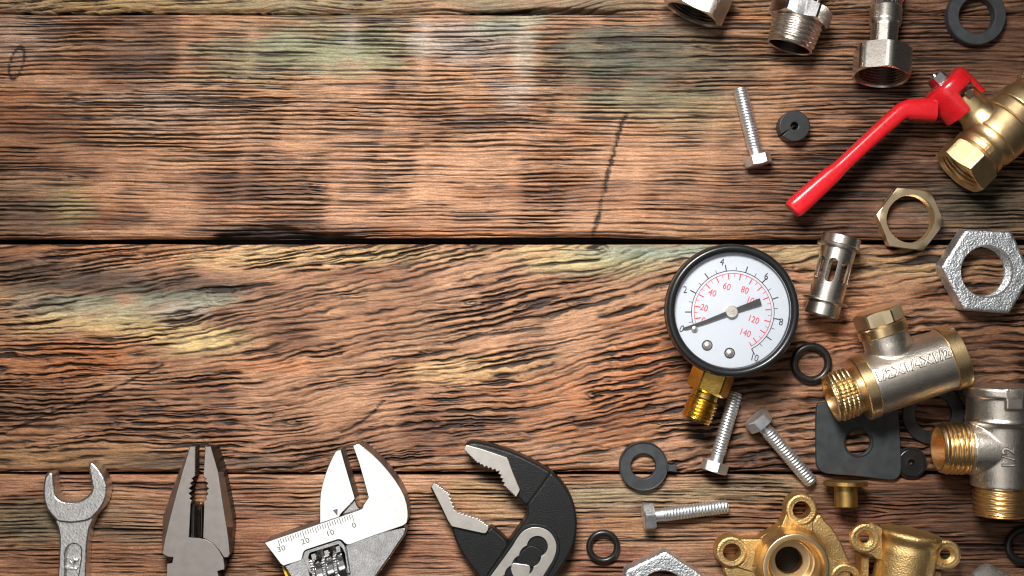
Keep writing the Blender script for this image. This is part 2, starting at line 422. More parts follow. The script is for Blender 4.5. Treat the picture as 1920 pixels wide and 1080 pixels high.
# stains with a place of their own: x, y, half width, half height, colour, strength
TAN = (0.345, 0.185, 0.098); BROWN = (0.17, 0.072, 0.037); ORANGE = (0.44, 0.155, 0.052); PINK = (0.415, 0.218, 0.122)
YEL = (0.60, 0.43, 0.19); GREEN = (0.20, 0.22, 0.13); TEAL = (0.25, 0.31, 0.23); GREY = (0.34, 0.29, 0.25); CHAR = (0.055, 0.042, 0.034)
RED = (0.19, 0.062, 0.032); DEEP = (0.095, 0.041, 0.024)
STAINS = [
    # plank at the top edge
    (200, 8, 260, 16, (0.36, 0.25, 0.10), .7), (600, 8, 280, 20, (0.24, 0.19, 0.10), .8), (1050, 10, 250, 18, (0.20, 0.16, 0.09), .7), (1500, 8, 250, 18, (0.26, 0.16, 0.08), .6),
    # second plank
    (30, 185, 50, 26, ORANGE, .4), (60, 260, 110, 60, BROWN, .5), (40, 60, 70, 60, GREY, .35), (280, 95, 90, 55, CHAR, .62), (200, 120, 90, 40, BROWN, .5),
    (345, 75, 16, 60, PINK, .7), (470, 110, 110, 50, GREEN, .6), (590, 85, 110, 55, GREEN, .75), (700, 90, 90, 55, GREEN, .75), (655, 60, 20, 40, GREY, .5),
    (870, 75, 100, 45, GREY, .75), (960, 45, 70, 25, TEAL, .7), (985, 95, 22, 60, (0.50, 0.42, 0.33), .7), (790, 80, 18, 45, GREY, .5),
    (1120, 110, 110, 65, (0.10, 0.115, 0.075), .85), (1230, 110, 110, 70, (0.08, 0.085, 0.06), .8), (1350, 120, 90, 70, (0.13, 0.12, 0.075), .6), (1180, 190, 130, 30, GREEN, .55), (1290, 210, 90, 40, (0.25, 0.2, 0.1), .5),
    (960, 180, 40, 40, GREY, .55), (560, 250, 190, 40, TAN, .7), (760, 290, 220, 50, PINK, .6), (450, 270, 160, 40, PINK, .5), (300, 200, 120, 40, GREY, .4),
    (880, 250, 170, 40, TAN, .5), (1230, 320, 110, 60, PINK, .5), (1050, 330, 60, 70, BROWN, .45), (50, 400, 120, 45, CHAR, .7), (130, 385, 40, 40, (0.40, 0.32, 0.14), .5), (30, 340, 90, 40, (0.22, 0.15, 0.09), .5),
    (130, 300, 140, 50, BROWN, .5), (450, 355, 60, 22, CHAR, .4), (350, 345, 60, 18, CHAR, .35), (1020, 375, 90, 40, BROWN, .55), (820, 405, 400, 30, PINK, .4), (500, 436, 150, 12, CHAR, .95), (560, 425, 80, 14, (0.12, 0.05, 0.025), .8),
    (900, 436, 260, 8, ORANGE, .6), (1420, 380, 180, 60, BROWN, .5), (1500, 300, 90, 60, TAN, .25), (1450, 200, 60, 70, TAN, .35), (1550, 130, 80, 70, TAN, .25),
    (1780, 110, 230, 130, DEEP, .75), (1680, 330, 230, 110, DEEP, .85), (1840, 390, 140, 70, (0.10, 0.09, 0.06), .8), (1900, 60, 140, 80, DEEP, .6), (1600, 430, 200, 20, DEEP, .7),
    # third plank
    (150, 470, 200, 14, ORANGE, .5), (60, 500, 110, 30, CHAR, .6), (200, 530, 190, 32, CHAR, .8), (380, 545, 130, 26, CHAR, .6), (120, 570, 130, 22, TEAL, .6), (330, 565, 120, 22, TEAL, .55), (230, 590, 90, 26, (0.42, 0.38, 0.22), .7), (500, 480, 160, 22, YEL, .55), (380, 640, 100, 26, YEL, .9), (260, 620, 110, 22, YEL, .65), (90, 610, 80, 22, YEL, .5), (330, 580, 70, 18, GREY, .5),
    (90, 680, 130, 40, ORANGE, .65), (180, 660, 90, 36, ORANGE, .6), (520, 620, 60, 40, BROWN, .6), (500, 685, 110, 16, ORANGE, .5), (840, 520, 40, 50, PINK, .8), (720, 480, 130, 18, YEL, .5), (600, 560, 110, 40, TAN, .4),
    (1060, 480, 120, 22, YEL, .55), (1200, 475, 110, 18, TEAL, .75), (1130, 500, 140, 22, (0.36, 0.34, 0.17), .5), (1300, 470, 100, 12, TEAL, .7), (1500, 480, 130, 18, (0.42, 0.36, 0.18), .6), (1700, 500, 140, 22, YEL, .35),
    (880, 690, 120, 26, (0.60, 0.38, 0.17), .7), (1050, 670, 120, 40, PINK, .5), (800, 600, 120, 60, TAN, .4), (1000, 740, 120, 40, ORANGE, .35), (1180, 720, 120, 70, ORANGE, .65), (1220, 660, 60, 60, ORANGE, .6), (1130, 800, 130, 40, ORANGE, .4),
    (330, 780, 300, 50, BROWN, .35), (150, 860, 190, 22, (0.35, 0.2, 0.08), .6), (700, 830, 250, 40, BROWN, .35), (330, 868, 130, 18, CHAR, .75), (480, 870, 80, 16, CHAR, .6), (1400, 860, 140, 30, DEEP, .7), (1400, 720, 90, 100, DEEP, .55), (1600, 620, 90, 60, ORANGE, .5), (1560, 680, 130, 60, RED, .5), (1850, 640, 120, 50, BROWN, .45),
    (1780, 790, 200, 130, DEEP, .85), (1450, 780, 90, 60, DEEP, .5), (1620, 740, 120, 40, ORANGE, .3),
    (40, 760, 110, 70, BROWN, .5), (1880, 560, 90, 90, DEEP, .4),
    # fourth plank
    (350, 1040, 420, 50, RED, .45), (780, 1040, 260, 60, RED, .5), (1500, 1060, 300, 40, DEEP, .6),
    (260, 905, 260, 20, (0.30, 0.12, 0.075), .6), (50, 980, 110, 40, (0.17, 0.15, 0.09), .8), (240, 990, 70, 40, (0.2, 0.15, 0.09), .5), (480, 960, 90, 50, RED, .5), (900, 920, 90, 22, (0.38, 0.24, 0.11), .7), (940, 960, 90, 30, (0.40, 0.25, 0.13), .5), (1150, 930, 200, 26, (0.30, 0.24, 0.14), .75), (1420, 915, 140, 22, (0.26, 0.21, 0.12), .7), (1200, 985, 180, 30, (0.36, 0.2, 0.1), .5), (1130, 1050, 130, 30, RED, .5),
    (1700, 950, 260, 60, DEEP, .85), (1840, 1020, 160, 70, DEEP, .9), (1600, 980, 120, 40, RED, .5), (1350, 990, 90, 26, BROWN, .4),
]
BANDS = [(345, 85, 13, 80), (470, 90, 9, 60), (660, 65, 10, 45), (795, 90, 13, 70), (985, 100, 20, 80), (205, 350, 16, 70), (455, 330, 12, 70), (620, 380, 11, 60), (790, 330, 14, 80), (960, 350, 12, 70), (1195, 350, 14, 80), (1330, 300, 14, 90), (1480, 260, 14, 90)]
KNOTS = [(546, 792, 26, 11), (1110, 741, 16, 9), (1130, 467, 18, 12), (30, 118, 12, 30), (1625, 962, 12, 9), (880, 568, 20, 7), (690, 870, 14, 7)]
CRACKS = [([(1172, 214), (1160, 250), (1150, 290), (1138, 330), (1128, 380), (1118, 420), (1114, 440)], 3.2),
          ([(305, 684), (240, 716), (160, 752), (110, 768), (0, 815)], 2.4), ([(720, 752), (680, 790), (640, 812)], 2.0)]
def seg_dist(X, Y, pl):
    d = np.full(X.shape, 1e9)
    for (x0, y0), (x1, y1) in zip(pl[:-1], pl[1:]):
        dx, dy = x1 - x0, y1 - y0
        t = np.clip(((X - x0) * dx + (Y - y0) * dy) / (dx * dx + dy * dy), 0, 1)
        d = np.minimum(d, np.hypot(X - x0 - t * dx, Y - y0 - t * dy))
    return d

def wood_fields(X, Y, plank):
    """height in pixels, groove 0..1 and stain colour at the wood points X, Y"""
    sx = plank * 53
    T = np.clip((Y - 458) / 430.0, 0, 1)
    xs = np.linspace(-500, 2500, 1501)
    if plank == 2:
        st = np.interp(xs, [-500, 0, 650, 1000, 1300, 1600, 2500], [.04, .10, .16, .17, .13, .05, .02])
        sb = np.interp(xs, [-500, 0, 480, 620, 750, 1250, 1500, 2500], [0, .0, .02, .20, .06, .11, .04, 0])
        wt = np.cumsum(st) * 2; wb = np.cumsum(sb) * 2
        Wp = np.interp(X, xs, wt) * (1 - T) + np.interp(X, xs, wb) * T
        Wp = Wp + 22 * (fbm(X / 260, Y / 110, 61, 2) - .5) + 5 * (vn(X / 70, Y / 30, 63) - .5) + 2.6 * (vn(X / 16, Y / 6, 64) - .5)
        L = 85.0; irregular = 1.0
    elif plank == 0:
        Wp = 0.06 * X + 46 * (fbm(X / 240, Y / 140, 71, 2) - .5); L = 70.0; irregular = .9
    else:
        Wp = (9 if plank == 1 else 18) * (fbm(X / 420, Y / 170, 81 + sx, 2) - .5) + 3 * (vn(X / 80, Y / 40, 83 + sx) - .5) + 1.3 * (vn(X / 20, Y / 6, 84 + sx) - .5)
        L = 230.0; irregular = 0.45 if plank == 1 else 0.7
    for kx, ky, ka, kb in KNOTS:        # the grain parts round a knot
        if kb > 20: continue
        q = ((X - kx) / (ka * 3)) ** 2 + ((Y - ky) / (kb * 2.2)) ** 2
        Wp = Wp + np.sign(Y - ky) * -kb * 0.9 * np.exp(-q)
    V = Y + Wp
    # growth rings brushed out: fairly regular lines that swell, break and fade along their length
    per = (9.0, 8.1, 9.4, 8.2)[plank]
    ph = V / per + (.55, .62, 1.4, .9)[plank] * (fbm(X / 420, V / 40, 11 + sx, 2) - .5) * 2
    cs = 0.5 + 0.5 * np.cos(2 * PI * ph)
    ring = .80 * cs ** (7.0, 6.5, 5.0, 6.0)[plank] + .28 * cs ** 2          # a narrow dark core in a soft hollow
    brk = ss(.24, .60, fbm(X / (190 if plank == 1 else 44), V / 9, 15 + sx, 2))
    n1 = fbm(X / L, V / 7.5, 21 + sx, 2)
    cont = np.maximum(np.exp(-((n1 - .40) / .026) ** 2), np.exp(-((n1 - .56) / .026) ** 2))
    lines = 1 - ss(.16, .33, fbm(X / L, V / 3.6, 23 + sx, 2))
    thin = 1 - ss(.22, .42, vn(X / (L * .5), V / 2.2, 31 + sx))
    sw = ss(.30, .66, fbm(X / 130, V / 26, 41 + sx, 3))       # where the grooves are cut deep
    if plank == 1:
        sw = np.clip(sw * .65 + .5 * ss(.35, .62, vn((X + .25 * Y) / 62, Y / 210, 47)), 0, 1)
    calm = ss(.52, .74, fbm(X / 170, V / 50, 45 + sx, 2))
    g = ring * (.30 + .70 * brk) * (.62 + .6 * sw) + .75 * lines * (.4 + .6 * sw) + .38 * cont * (.5 + .5 * sw)
    g = g * (1, 1.15, 1.05, .8)[plank]
    g = np.clip(g * (1 - .5 * calm) + .36 * thin * (.45 + .55 * sw), 0, 1.15)
    band = np.zeros(X.shape)                                   # smoother strips across the board left by the saw
    if plank == 1:
        for bx, by, bw, bh in BANDS:
            band = np.maximum(band, np.exp(-((X - bx + .12 * (Y - by)) / (1.6 * bw)) ** 2 - ((Y - by) / bh) ** 4))
        g = g * (1 - .42 * band)
    fib = vn(X / 26, V / 1.7, 51 + sx)
    h = -7.0 * g * (.45 + .55 * sw) + 1.6 * (fib - .5) + 3.0 * (fbm(X / 160, V / 38, 91 + sx, 2) - .5)
    # colour
    lo = fbm(X / 230, V / 46, 101 + sx, 3)
    md = fbm(X / 90, V / 9, 111 + sx, 3)
    col = mixc(np.zeros(X.shape + (3,)) + np.array(BROWN), TAN, ss(.28, .66, .55 * lo + .45 * md))
    col = mixc(col, ORANGE, .30 * ss(.5, .8, fbm(X / 170, V / 18, 121 + sx, 3)))
    col = mixc(col, PINK, .4 * ss(.5, .75, fbm(X / 120, V / 24, 131 + sx, 2)))
    col = mixc(col, (0.43, 0.226, 0.127), .6 * calm); col = col * (1 + .14 * band)[..., None]
    wob = fbm(X / 60, V / 11, 141 + sx, 3) - .5
    wob2 = fbm(X / 30, V / 6, 147 + sx, 2) - .5
    for x, y, rx, ry, c, s in STAINS:
        if abs(y - Y.mean()) > 700: continue
        q = np.sqrt(((X - x) / rx) ** 2 + ((Y - y) / ry) ** 2)
        a = s * (1 - ss(.25, 1.5, q + .9 * wob + .35 * wob2))
        c = np.array(c) * np.clip((.82 + .5 * (md - .35)), .5, 1.3)[..., None]
        col = col * (1 - a[..., None]) + c * a[..., None]
    col = col * (1 - .5 * np.clip(ss(.45, .8, fib) * .5, 0, 1))[..., None] * 1.12
    for kx, ky, ka, kb in KNOTS:
        q = np.sqrt(((X - kx + .22 * (Y - ky) * (kb > 20)) / ka) ** 2 + ((Y - ky) / kb) ** 2) + (.5 if kb < 20 else .12) * wob2
        if (ka, kb) == (12, 30):
            a = .8 * np.exp(-((q - 1) / .14) ** 2)
        else:
            a = .85 * (1 - ss(.3, 1.25, q)) * (.55 + .45 * np.cos(q * 12))
        a = np.clip(a, 0, 1)
        col = mixc(col, CHAR, a); h = h - 2.5 * a; g = np.clip(g + a * .6, 0, 1)
    for pl, wdt in CRACKS:
        d = seg_dist(X + 3 * (vn(X / 9, Y / 9, 5) - .5) * 2, Y, pl)
        a = np.exp(-(d / wdt) ** 2) * (.55 + .45 * ss(.3, .6, vn(X / 14, Y / 14, 9)))
        h = h - 3.5 * a; g = np.clip(g + .8 * a, 0, 1.1)
    return h, g, col

def wood_material():
    m, nt, b = nodes('brushed and burnt pine')
    at = N(nt, 'ShaderNodeAttribute', attribute_name='stain'); ag = N(nt, 'ShaderNodeAttribute', attribute_name='groove')
    tc = N(nt, 'ShaderNodeTexCoord'); mp = N(nt, 'ShaderNodeMapping'); mp.inputs['Scale'].default_value = (2.2, 30, 6)
    nt.links.new(tc.outputs['Object'], mp.inputs['Vector'])
    nz = N(nt, 'ShaderNodeTexNoise'); nz.inputs['Scale'].default_value = 1.6; nz.inputs['Detail'].default_value = 6; nz.inputs['Roughness'].default_value = .65
    nt.links.new(mp.outputs['Vector'], nz.inputs['Vector'])
    gr = N(nt, 'ShaderNodeTexNoise'); gr.inputs['Scale'].default_value = 26; gr.inputs['Detail'].default_value = 3
    nt.links.new(tc.outputs['Object'], gr.inputs['Vector'])
    mr = N(nt, 'ShaderNodeMapRange'); mr.inputs['From Min'].default_value = .3; mr.inputs['From Max'].default_value = .72; mr.inputs['To Min'].default_value = .55; mr.inputs['To Max'].default_value = 1.35
    nt.links.new(nz.outputs['Fac'], mr.inputs['Value'])
    mr2 = N(nt, 'ShaderNodeMapRange'); mr2.inputs['From Min'].default_value = .3; mr2.inputs['From Max'].default_value = .7; mr2.inputs['To Min'].default_value = .66; mr2.inputs['To Max'].default_value = 1.34
    nt.links.new(gr.outputs['Fac'], mr2.inputs['Value'])
    ml = N(nt, 'ShaderNodeMath', operation='MULTIPLY'); nt.links.new(mr.outputs[0], ml.inputs[0]); nt.links.new(mr2.outputs[0], ml.inputs[1])
    vm = N(nt, 'ShaderNodeVectorMath', operation='SCALE'); nt.links.new(at.outputs['Color'], vm.inputs[0]); nt.links.new(ml.outputs[0], vm.inputs['Scale'])
    mx = N(nt, 'ShaderNodeMix', data_type='RGBA'); mx.inputs['B'].default_value = (0.011, 0.006, 0.004, 1)
    gm = N(nt, 'ShaderNodeMapRange'); gm.inputs['From Min'].default_value = .12; gm.inputs['From Max'].default_value = .72; gm.inputs['To Max'].default_value = .95
    nt.links.new(ag.outputs['Fac'], gm.inputs['Value'])
    nt.links.new(gm.outputs[0], mx.inputs['Factor']); nt.links.new(vm.outputs[0], mx.inputs['A'])
    nt.links.new(mx.outputs['Result'], b.inputs['Base Color'])
    rr = N(nt, 'ShaderNodeMapRange'); rr.inputs['To Min'].default_value = .30; rr.inputs['To Max'].default_value = .70
    nt.links.new(gr.outputs['Fac'], rr.inputs['Value']); nt.links.new(rr.outputs[0], b.inputs['Roughness'])
    b.inputs['Specular IOR Level'].default_value = .32
    bp = N(nt, 'ShaderNodeBump'); bp.inputs['Strength'].default_value = .6; bp.inputs['Distance'].default_value = .03
    hs = N(nt, 'ShaderNodeMath', operation='ADD'); nt.links.new(nz.outputs['Fac'], hs.inputs[0]); nt.links.new(gr.outputs['Fac'], hs.inputs[1])
    nt.links.new(hs.outputs[0], bp.inputs['Height']); nt.links.new(bp.outputs['Normal'], b.inputs['Normal'])
    return m
M_wood = wood_material()

table = bpy.data.objects.new('table_top', None); C.objects.link(table); table['kind'] = 'structure'
def plank(idx, ytop, ybot, dx=4.0, dy=1.25, x0=-360.0, x1=2280.0):
    xs = np.arange(x0, x1 + .1, dx); n = int((ybot(960) - ytop(960)) / dy) + 1
    t = np.linspace(0, 1, n)
    X = np.repeat(xs[None, :], n, 0)
    Yt, Yb = ytop(xs), ybot(xs)
    Y = Yt[None, :] * (1 - t[:, None]) + Yb[None, :] * t[:, None]
    h, g, col = wood_fields(X, Y, idx)
    de = np.minimum(Y - Yt[None, :], Yb[None, :] - Y)          # softened long edges
    rough = 3.5 + 3 * vn(X / 60, Y * 0 + 3, 7 + idx)
    h = h - 9 * np.exp(-(de / rough) ** 2)
    if idx == 1:                                               # the splintered lower edge
        chip = np.interp(X[0], [330, 380, 420, 470, 530, 570, 610, 660, 700], [0, 6, 15, 24, 24, 16, 17, 9, 0])
        dep = ss(0, 20, 1.25 * chip[None, :] + 7 * (vn(X / 30, Y / 12, 3) - .5) * (chip[None, :] > 0) - (Yb[None, :] - Y))
        h = h - 22 * dep * (.75 + .25 * vn(X / 24, Y / 5, 13))
        g = np.clip(g * (1 - .5 * dep) + .72 * dep, 0, 1); col = mixc(col, (0.05, 0.018, 0.009), .95 * dep)
    if idx == 0:
        chip = np.interp(X[0], [900, 960, 1040, 1110, 1180], [0, 6, 11, 7, 0])
        dep = ss(0, 6, chip[None, :] - (Yb[None, :] - Y))
        h = h - 16 * dep; g = np.clip(g + .5 * dep, 0, 1)
    P = np.stack([(X - 960) / S, (540 - Y) / S, h / S], -1)
    nx = len(xs)
    top = P[:1].copy(); top[..., 2] = -1.4; bot = P[-1:].copy(); bot[..., 2] = -1.4
    P = np.concatenate([top, P, bot]); rows = n + 2
    g = np.concatenate([g[:1] * 0 + .9, g, g[-1:] * 0 + .9]); col = np.concatenate([col[:1], col, col[-1:]])
    idxs = np.arange(rows * nx).reshape(rows, nx)
    q = np.stack([idxs[:-1, :-1], idxs[1:, :-1], idxs[1:, 1:], idxs[:-1, 1:]], -1).reshape(-1, 4)
    me = bpy.data.meshes.new('plank')
    me.vertices.add(rows * nx); me.vertices.foreach_set('co', P.reshape(-1).astype(np.float32))
    me.loops.add(q.size); me.loops.foreach_set('vertex_index', q.reshape(-1).astype(np.int32))
    me.polygons.add(len(q)); me.polygons.foreach_set('loop_start', np.arange(0, q.size, 4, dtype=np.int32))
    me.polygons.foreach_set('use_smooth', np.ones(len(q), dtype=bool))
    me.update(calc_edges=True)
    a = me.attributes.new('stain', 'FLOAT_COLOR', 'POINT')
    a.data.foreach_set('color', np.concatenate([col.reshape(-1, 3), np.ones((rows * nx, 1))], 1).reshape(-1).astype(np.float32))
    a = me.attributes.new('groove', 'FLOAT', 'POINT'); a.data.foreach_set('value', g.reshape(-1).astype(np.float32))
    me.materials.append(M_wood)
    o = bpy.data.objects.new('plank', me); C.objects.link(o); o.parent = table
    return o
wv = lambda x, s, a, w=140: a * (vn(np.asarray(x, float) / w, np.zeros_like(np.asarray(x, float)) + .5, s) - .5)
plank(0, lambda x: -330 + 0 * x, lambda x: 21 + .0028 * x + wv(x, 201, 4))
plank(1, lambda x: 25.5 + .0012 * x + wv(x, 202, 1.5), lambda x: 449 - 4 * ss(500, 700, x) * (1 - ss(1000, 1500, x)) + wv(x, 203, 3))
plank(2, lambda x: 458 + .0005 * x + wv(x, 204, 2), lambda x: 885.5 + wv(x, 205, 4))
plank(3, lambda x: 892 + .0005 * x + wv(x, 206, 2), lambda x: 1330 + 0 * x)
mk('gap_light_stop', *box(-1400, 1400, -900, 900, -110, -72), surf('dark light stop', (0.03, 0.02, 0.015), .8, metal=0), table, smooth=False)  # slab added to stop light leaking up through the plank gaps

# ------------------------------------------------------------------ objects: threaded and lying things
def place(px, py, z, dx, dy, dz=0.0): return axis_frame(px, py, z, dx, dy, dz)

# --- four zinc plated hexagon bolts
def make_bolt():
    t = thing('hex_bolt', '', 'bolt', None, 'zinc plated hexagon bolts on the planks')
    L = 128
    g = G(); g.add(spin([(0, 11.6), (13, 11.6)] + thread(13, L, 5.5, 13.3, 13.3, 1.4, per=7) + [(L + .5, 8.6), (L + 1.5, 0.01)], 40))
    g.mk('threaded_shank', M_zinc, t, angle=50)
    g = G(); g.add(spin([(-19, .01), (-18.6, 15)] + hexrings(22.5, -18.6, 0, 21.0, None, phase=8, slope=.55, clip=1.14) + [(0, 10)], 72))
    g.mk('hexagon_head', M_zinc, t, angle=24)
    return t
def copy_tree(o, parent=None):
    c = o.copy(); C.objects.link(c)
    if parent is not None: c.parent = parent
    for ch in list(o.children): copy_tree(ch, c)
    return c
bolts = [((1418.5, 292), (1387, 166), 8, 'zinc bolt lying alone between the planks top and the slit black rubber disc'),
         ((1342.5, 866), (1380, 735), -14, 'zinc bolt pointing up beside the brass stem of the pressure gauge'),
         ((1429, 797), (1522, 905), 4, 'zinc bolt lying diagonally left of the square black rubber plate'),
         ((1226, 967), (1365, 949), 20, 'zinc bolt lying nearly level below the tabbed grey washer')]
bolts[0] = (*bolts[0][:3], 'zinc bolt with its head down beside the slit black rubber disc')
proto = None
for (a, b, roll, lab) in bolts:
    if proto is None: proto = make_bolt(); o = proto
    else: o = copy_tree(proto)
    pa, pb = W(*a, 20.5), W(*b, 11.5)
    X = (pb - pa).normalized(); Y = Vector((0, 0, 1)).cross(X).normalized(); Zv = X.cross(Y)
    M = Matrix((X, Y, Zv)).transposed().to_4x4(); M.translation = pa
    sc_ = (pb - pa).length * S / 129.0
    o.matrix_world = M @ Matrix.Rotation(math.radians(roll), 4, 'X') @ Matrix.Diagonal((sc_, 1, 1, 1))
    o['label'] = lab

# --- reducing tee 1/2 x 1/4 x 1/2
def bent_text(s, size, R, xc, off, mat, parent, extr, bev, spacing=1.0, name='raised_lettering', sy=1.0, bold=0.0):
    me = text_mesh(s, size, extr, bev, spacing, bold)
    for v in me.vertices:
        x, y, z = v.co.x * S, v.co.y * S * sy, v.co.z * S
        th = math.radians(off) + y / R
        r = R + z
        v.co = ((xc + x) / S, r * math.sin(th) / S, r * math.cos(th) / S)
    ob = finish_mesh(name, me, mat, parent, None, 40)
    me.materials.append(M_letter_shade)                     # shadow outline painted on the sloping edges of the letters
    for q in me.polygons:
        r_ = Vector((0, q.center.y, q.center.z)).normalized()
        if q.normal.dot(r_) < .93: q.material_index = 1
    return ob

t = thing('reducing_tee', 'nickel and brass tee marked 1/2X1/4X1/2 with brass plug in its branch', 'pipe tee', place(1557, 748, 60, .946, .324 * -1))
g = G(); g.add(spin([(0, 36), (0, 41.5), (1.5, 43.5)] + thread(2, 46, 8.6, 46, 46, 4.2, per=9, notch=42) + [(46.5, 41.5), (56, 41.5), (56, 30)], 168))
g.add(spin([(56, .01), (56, 34.5), (1, 36), (0, 36)], 64))
g.mk('threaded_end', M_brass, t, angle=40)
for a, b in ((54, 76), (220, 247)):
    g = G(); g.add(spin([(a, 40), (a, 57.5), (a + 1.5, 60), (b - 1.5, 60), (b, 58.5), (b, 40)], 96)); g.mk('turned_collar', M_brass, t, angle=28)
g = G(); g.add(spin([(72, 57), (150, 57.3), (226, 57)], 96, cap0=True, cap1=True))
Mb = Matrix.Translation((131, 0, 0)) @ Matrix.Rotation(PI / 2, 4, 'Z')
g.add(spin([(0, 43), (58, 42.5), (70, 41.6), (88, 41.5)], 80, cap0=True, cap1=True), Mb)
cast(g, 'body', M_nickel_cast, t, 1.8, 22)
g = G(); g.add(spin([(79, 38), (79.5, 43), (81, 45), (97, 45), (99, 43.5), (99, 30)], 80), Mb); g.mk('branch_collar', M_brass, t, angle=28)
g = G(); g.add(spin([(98, 34), (100.5, 34)] + hexrings(39.5, 100.5, 127, 42, 37.5, phase=13, slope=.5) + [(127, .01)], 72), Mb); g.mk('hexagon_plug', M_brass_nut, t, angle=22)
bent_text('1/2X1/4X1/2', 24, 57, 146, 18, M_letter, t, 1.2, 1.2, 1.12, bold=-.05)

# --- plain tee 1/2 at the right edge
t = thing('pipe_tee', 'nickel tee marked 1/2 with two ribbed brass threads, partly past the right edge', 'pipe tee', place(1877, 966, 62, 0, -1))
g = G(); g.add(spin([(0, 36), (0, 45), (2, 47.5)] + thread(2, 50, 8.8, 49.5, 50.5, 4.5, per=9) + [(51, 45), (58, 45), (58, 36), (0, 36)], 96)); g.mk('threaded_end', M_brass, t, angle=40)
g = G()
g.add(spin([(54, 54), (160, 54), (166, 55), (169, 60), (172, 62.5), (175, 62.5), (177, 60.5), (216, 60.5), (218, 64), (220, 65), (233, 65), (236, 62)], 96, cap0=True, cap1=True))
g.add(box(198, 236, -16, 16, 40, 64))
Mb = Matrix.Translation((122, 0, 0)) @ Matrix.Rotation(PI / 2, 4, 'Z')
g.add(spin([(0, 53.6), (14, 53), (30, 51.5), (48, 49.5), (63, 47.5)], 72, cap0=True, cap1=True), Mb)
cast(g, 'body', M_nickel_cast, t, 1.8, 5)
g = G(); g.add(spin([(60, 43), (62, 45)] + thread(62, 111, 8.6, 48.5, 47, 4.2, per=10) + [(112, 44), (115, 41.5), (115, 38), (66, 36), (66, .01)], 96), Mb); g.mk('side_threaded_end', M_brass, t, angle=40)
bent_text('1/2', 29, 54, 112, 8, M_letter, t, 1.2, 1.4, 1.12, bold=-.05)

# --- brass ball valve with red lever
V0 = place(1796, 325, 62, 1, -1)
t = thing('ball_valve', 'brass ball valve with a long red lever, running off the right edge', 'valve', V0)
g = G()
g.add(spin([(46, .01), (46, 37.5)] + [(x, 38.5 if i % 2 else 41) for i, x in enumerate(np.linspace(44, 6, 12))] + [(2, 42.5), (0, 44)] + hexrings(48.5, 0, 41, 47.5, 50, phase=30, clip=1.14, slope=.5) + [(41, 45), (44, 44), (47, 45.5), (48, 49), (58, 49.5), (60, 46.5), (64, 46.5)], 96))
g.add(spin([(60, 44), (63, 44.5), (66, 47), (70, 50.5), (76, 52.5), (81, 53), (83, 51.2), (85, 53.5), (100, 55), (124, 55), (127, 53.8), (129, 52.4), (131, 53.8), (150, 53.6), (154, 52.6), (156, 51), (158, 52), (172, 51.4), (180, 50), (186, 47.5), (192, 45)], 96))
g.add(spin([(190, 41), (192, 45)] + thread(193, 262, 9.0, 47, 47, 4.4, per=8, notch=40) + [(263, 43), (266, 42), (266, 34), (192, 34)], 160))
g.add(box(46, 58, -6, 4, 47, 53))
g.add(box(42, 60, -50, -30, -30, -14))
g.mk('body', M_brass_valve, t, angle=30)
Ms = Matrix.Translation((101, 0, 0))
g = G(); g.add(spin([(36, 40), (48, 35), (56, 32), (62, 31), (92, 30.5), (95, 28), (91, 16), (104, 14), (140, 12), (140, .01)], 64, axis='Y'), Ms)
g.mk('stem_boss', M_brass_valve, t, angle=35)
g = G(); g.add(slabmesh([(-7, -7), (7, -7), (7, 7), (-7, 7)], 0, 14, 2.5), Matrix.Translation((104, 87, 28)) @ Matrix.Rotation(-PI / 2, 4, 'X') @ Matrix.Rotation(.2, 4, 'Z'))
g.mk('stop_pin', M_brass_nut, t, angle=40)
# the lever: a dipped cup round the stem and a cranked arm
def low(th):
    d = np.degrees(th) % 360
    dn = lambda c: np.abs((d - c + 180) % 360 - 180)
    a = 1 - ss(48, 53, dn(153)); b = 1 - ss(9, 13, dn(33))
    return 109 - 36 * a - 33 * b
g = G()
n_ = 144
Mh = Matrix.Translation((97, -1, -5))
rings = [(low, 44.5), (lambda th: low(th) + 2, 46), (116, 46.3), (127, 46.2), (133, 45), (137, 42), (139.2, 37), (139.6, 28), (139.5, 12), (139.5, .01)]
g.add(spin(rings, n_, axis='Y'), Mh)
g.add(spin([(132, .01), (131, 34), (125, 39), (lambda th: low(th) + 1, 40), (low, 41.5), (low, 44.5)], n_, axis='Y'), Mh)
def vp(px, py, z):
    p = V0.inverted() @ W(px, py, z); return (p.x * S, p.y * S, p.z * S)
path = [vp(1752, 207, 66), vp(1726, 206, 66), vp(1702, 206, 66), vp(1692, 208, 66), vp(1684, 214, 66), vp(1672, 224.5, 65), vp(1648, 246, 64), vp(1612, 279, 62), vp(1578, 311, 60), vp(1566, 322, 60), vp(1558, 329, 59), vp(1530, 354, 58), vp(1500, 381, 56), vp(1489, 391, 55), vp(1485, 395, 55)]
szs = [(42, 40), (41, 40), (38, 38), (34, 37), (31, 36), (31, 36), (29, 35), (28, 34), (28, 34), (31, 36), (34, 37), (37, 38), (39, 38), (38, 37), (31, 31)]
g.add(sweep(path, szs, ex=3.0, n=64))
g.mk('lever', M_red, t, angle=48)
g = G(); g.add(spin([(139, 22), (142, 22), (142, 15)] + hexrings(17, 142, 156, None, 17, phase=30) + [(156, 8), (159, 7), (159, .01)], 72, axis='Y'), Mh)
g.mk('lever_nut', M_chrome, t, angle=24)

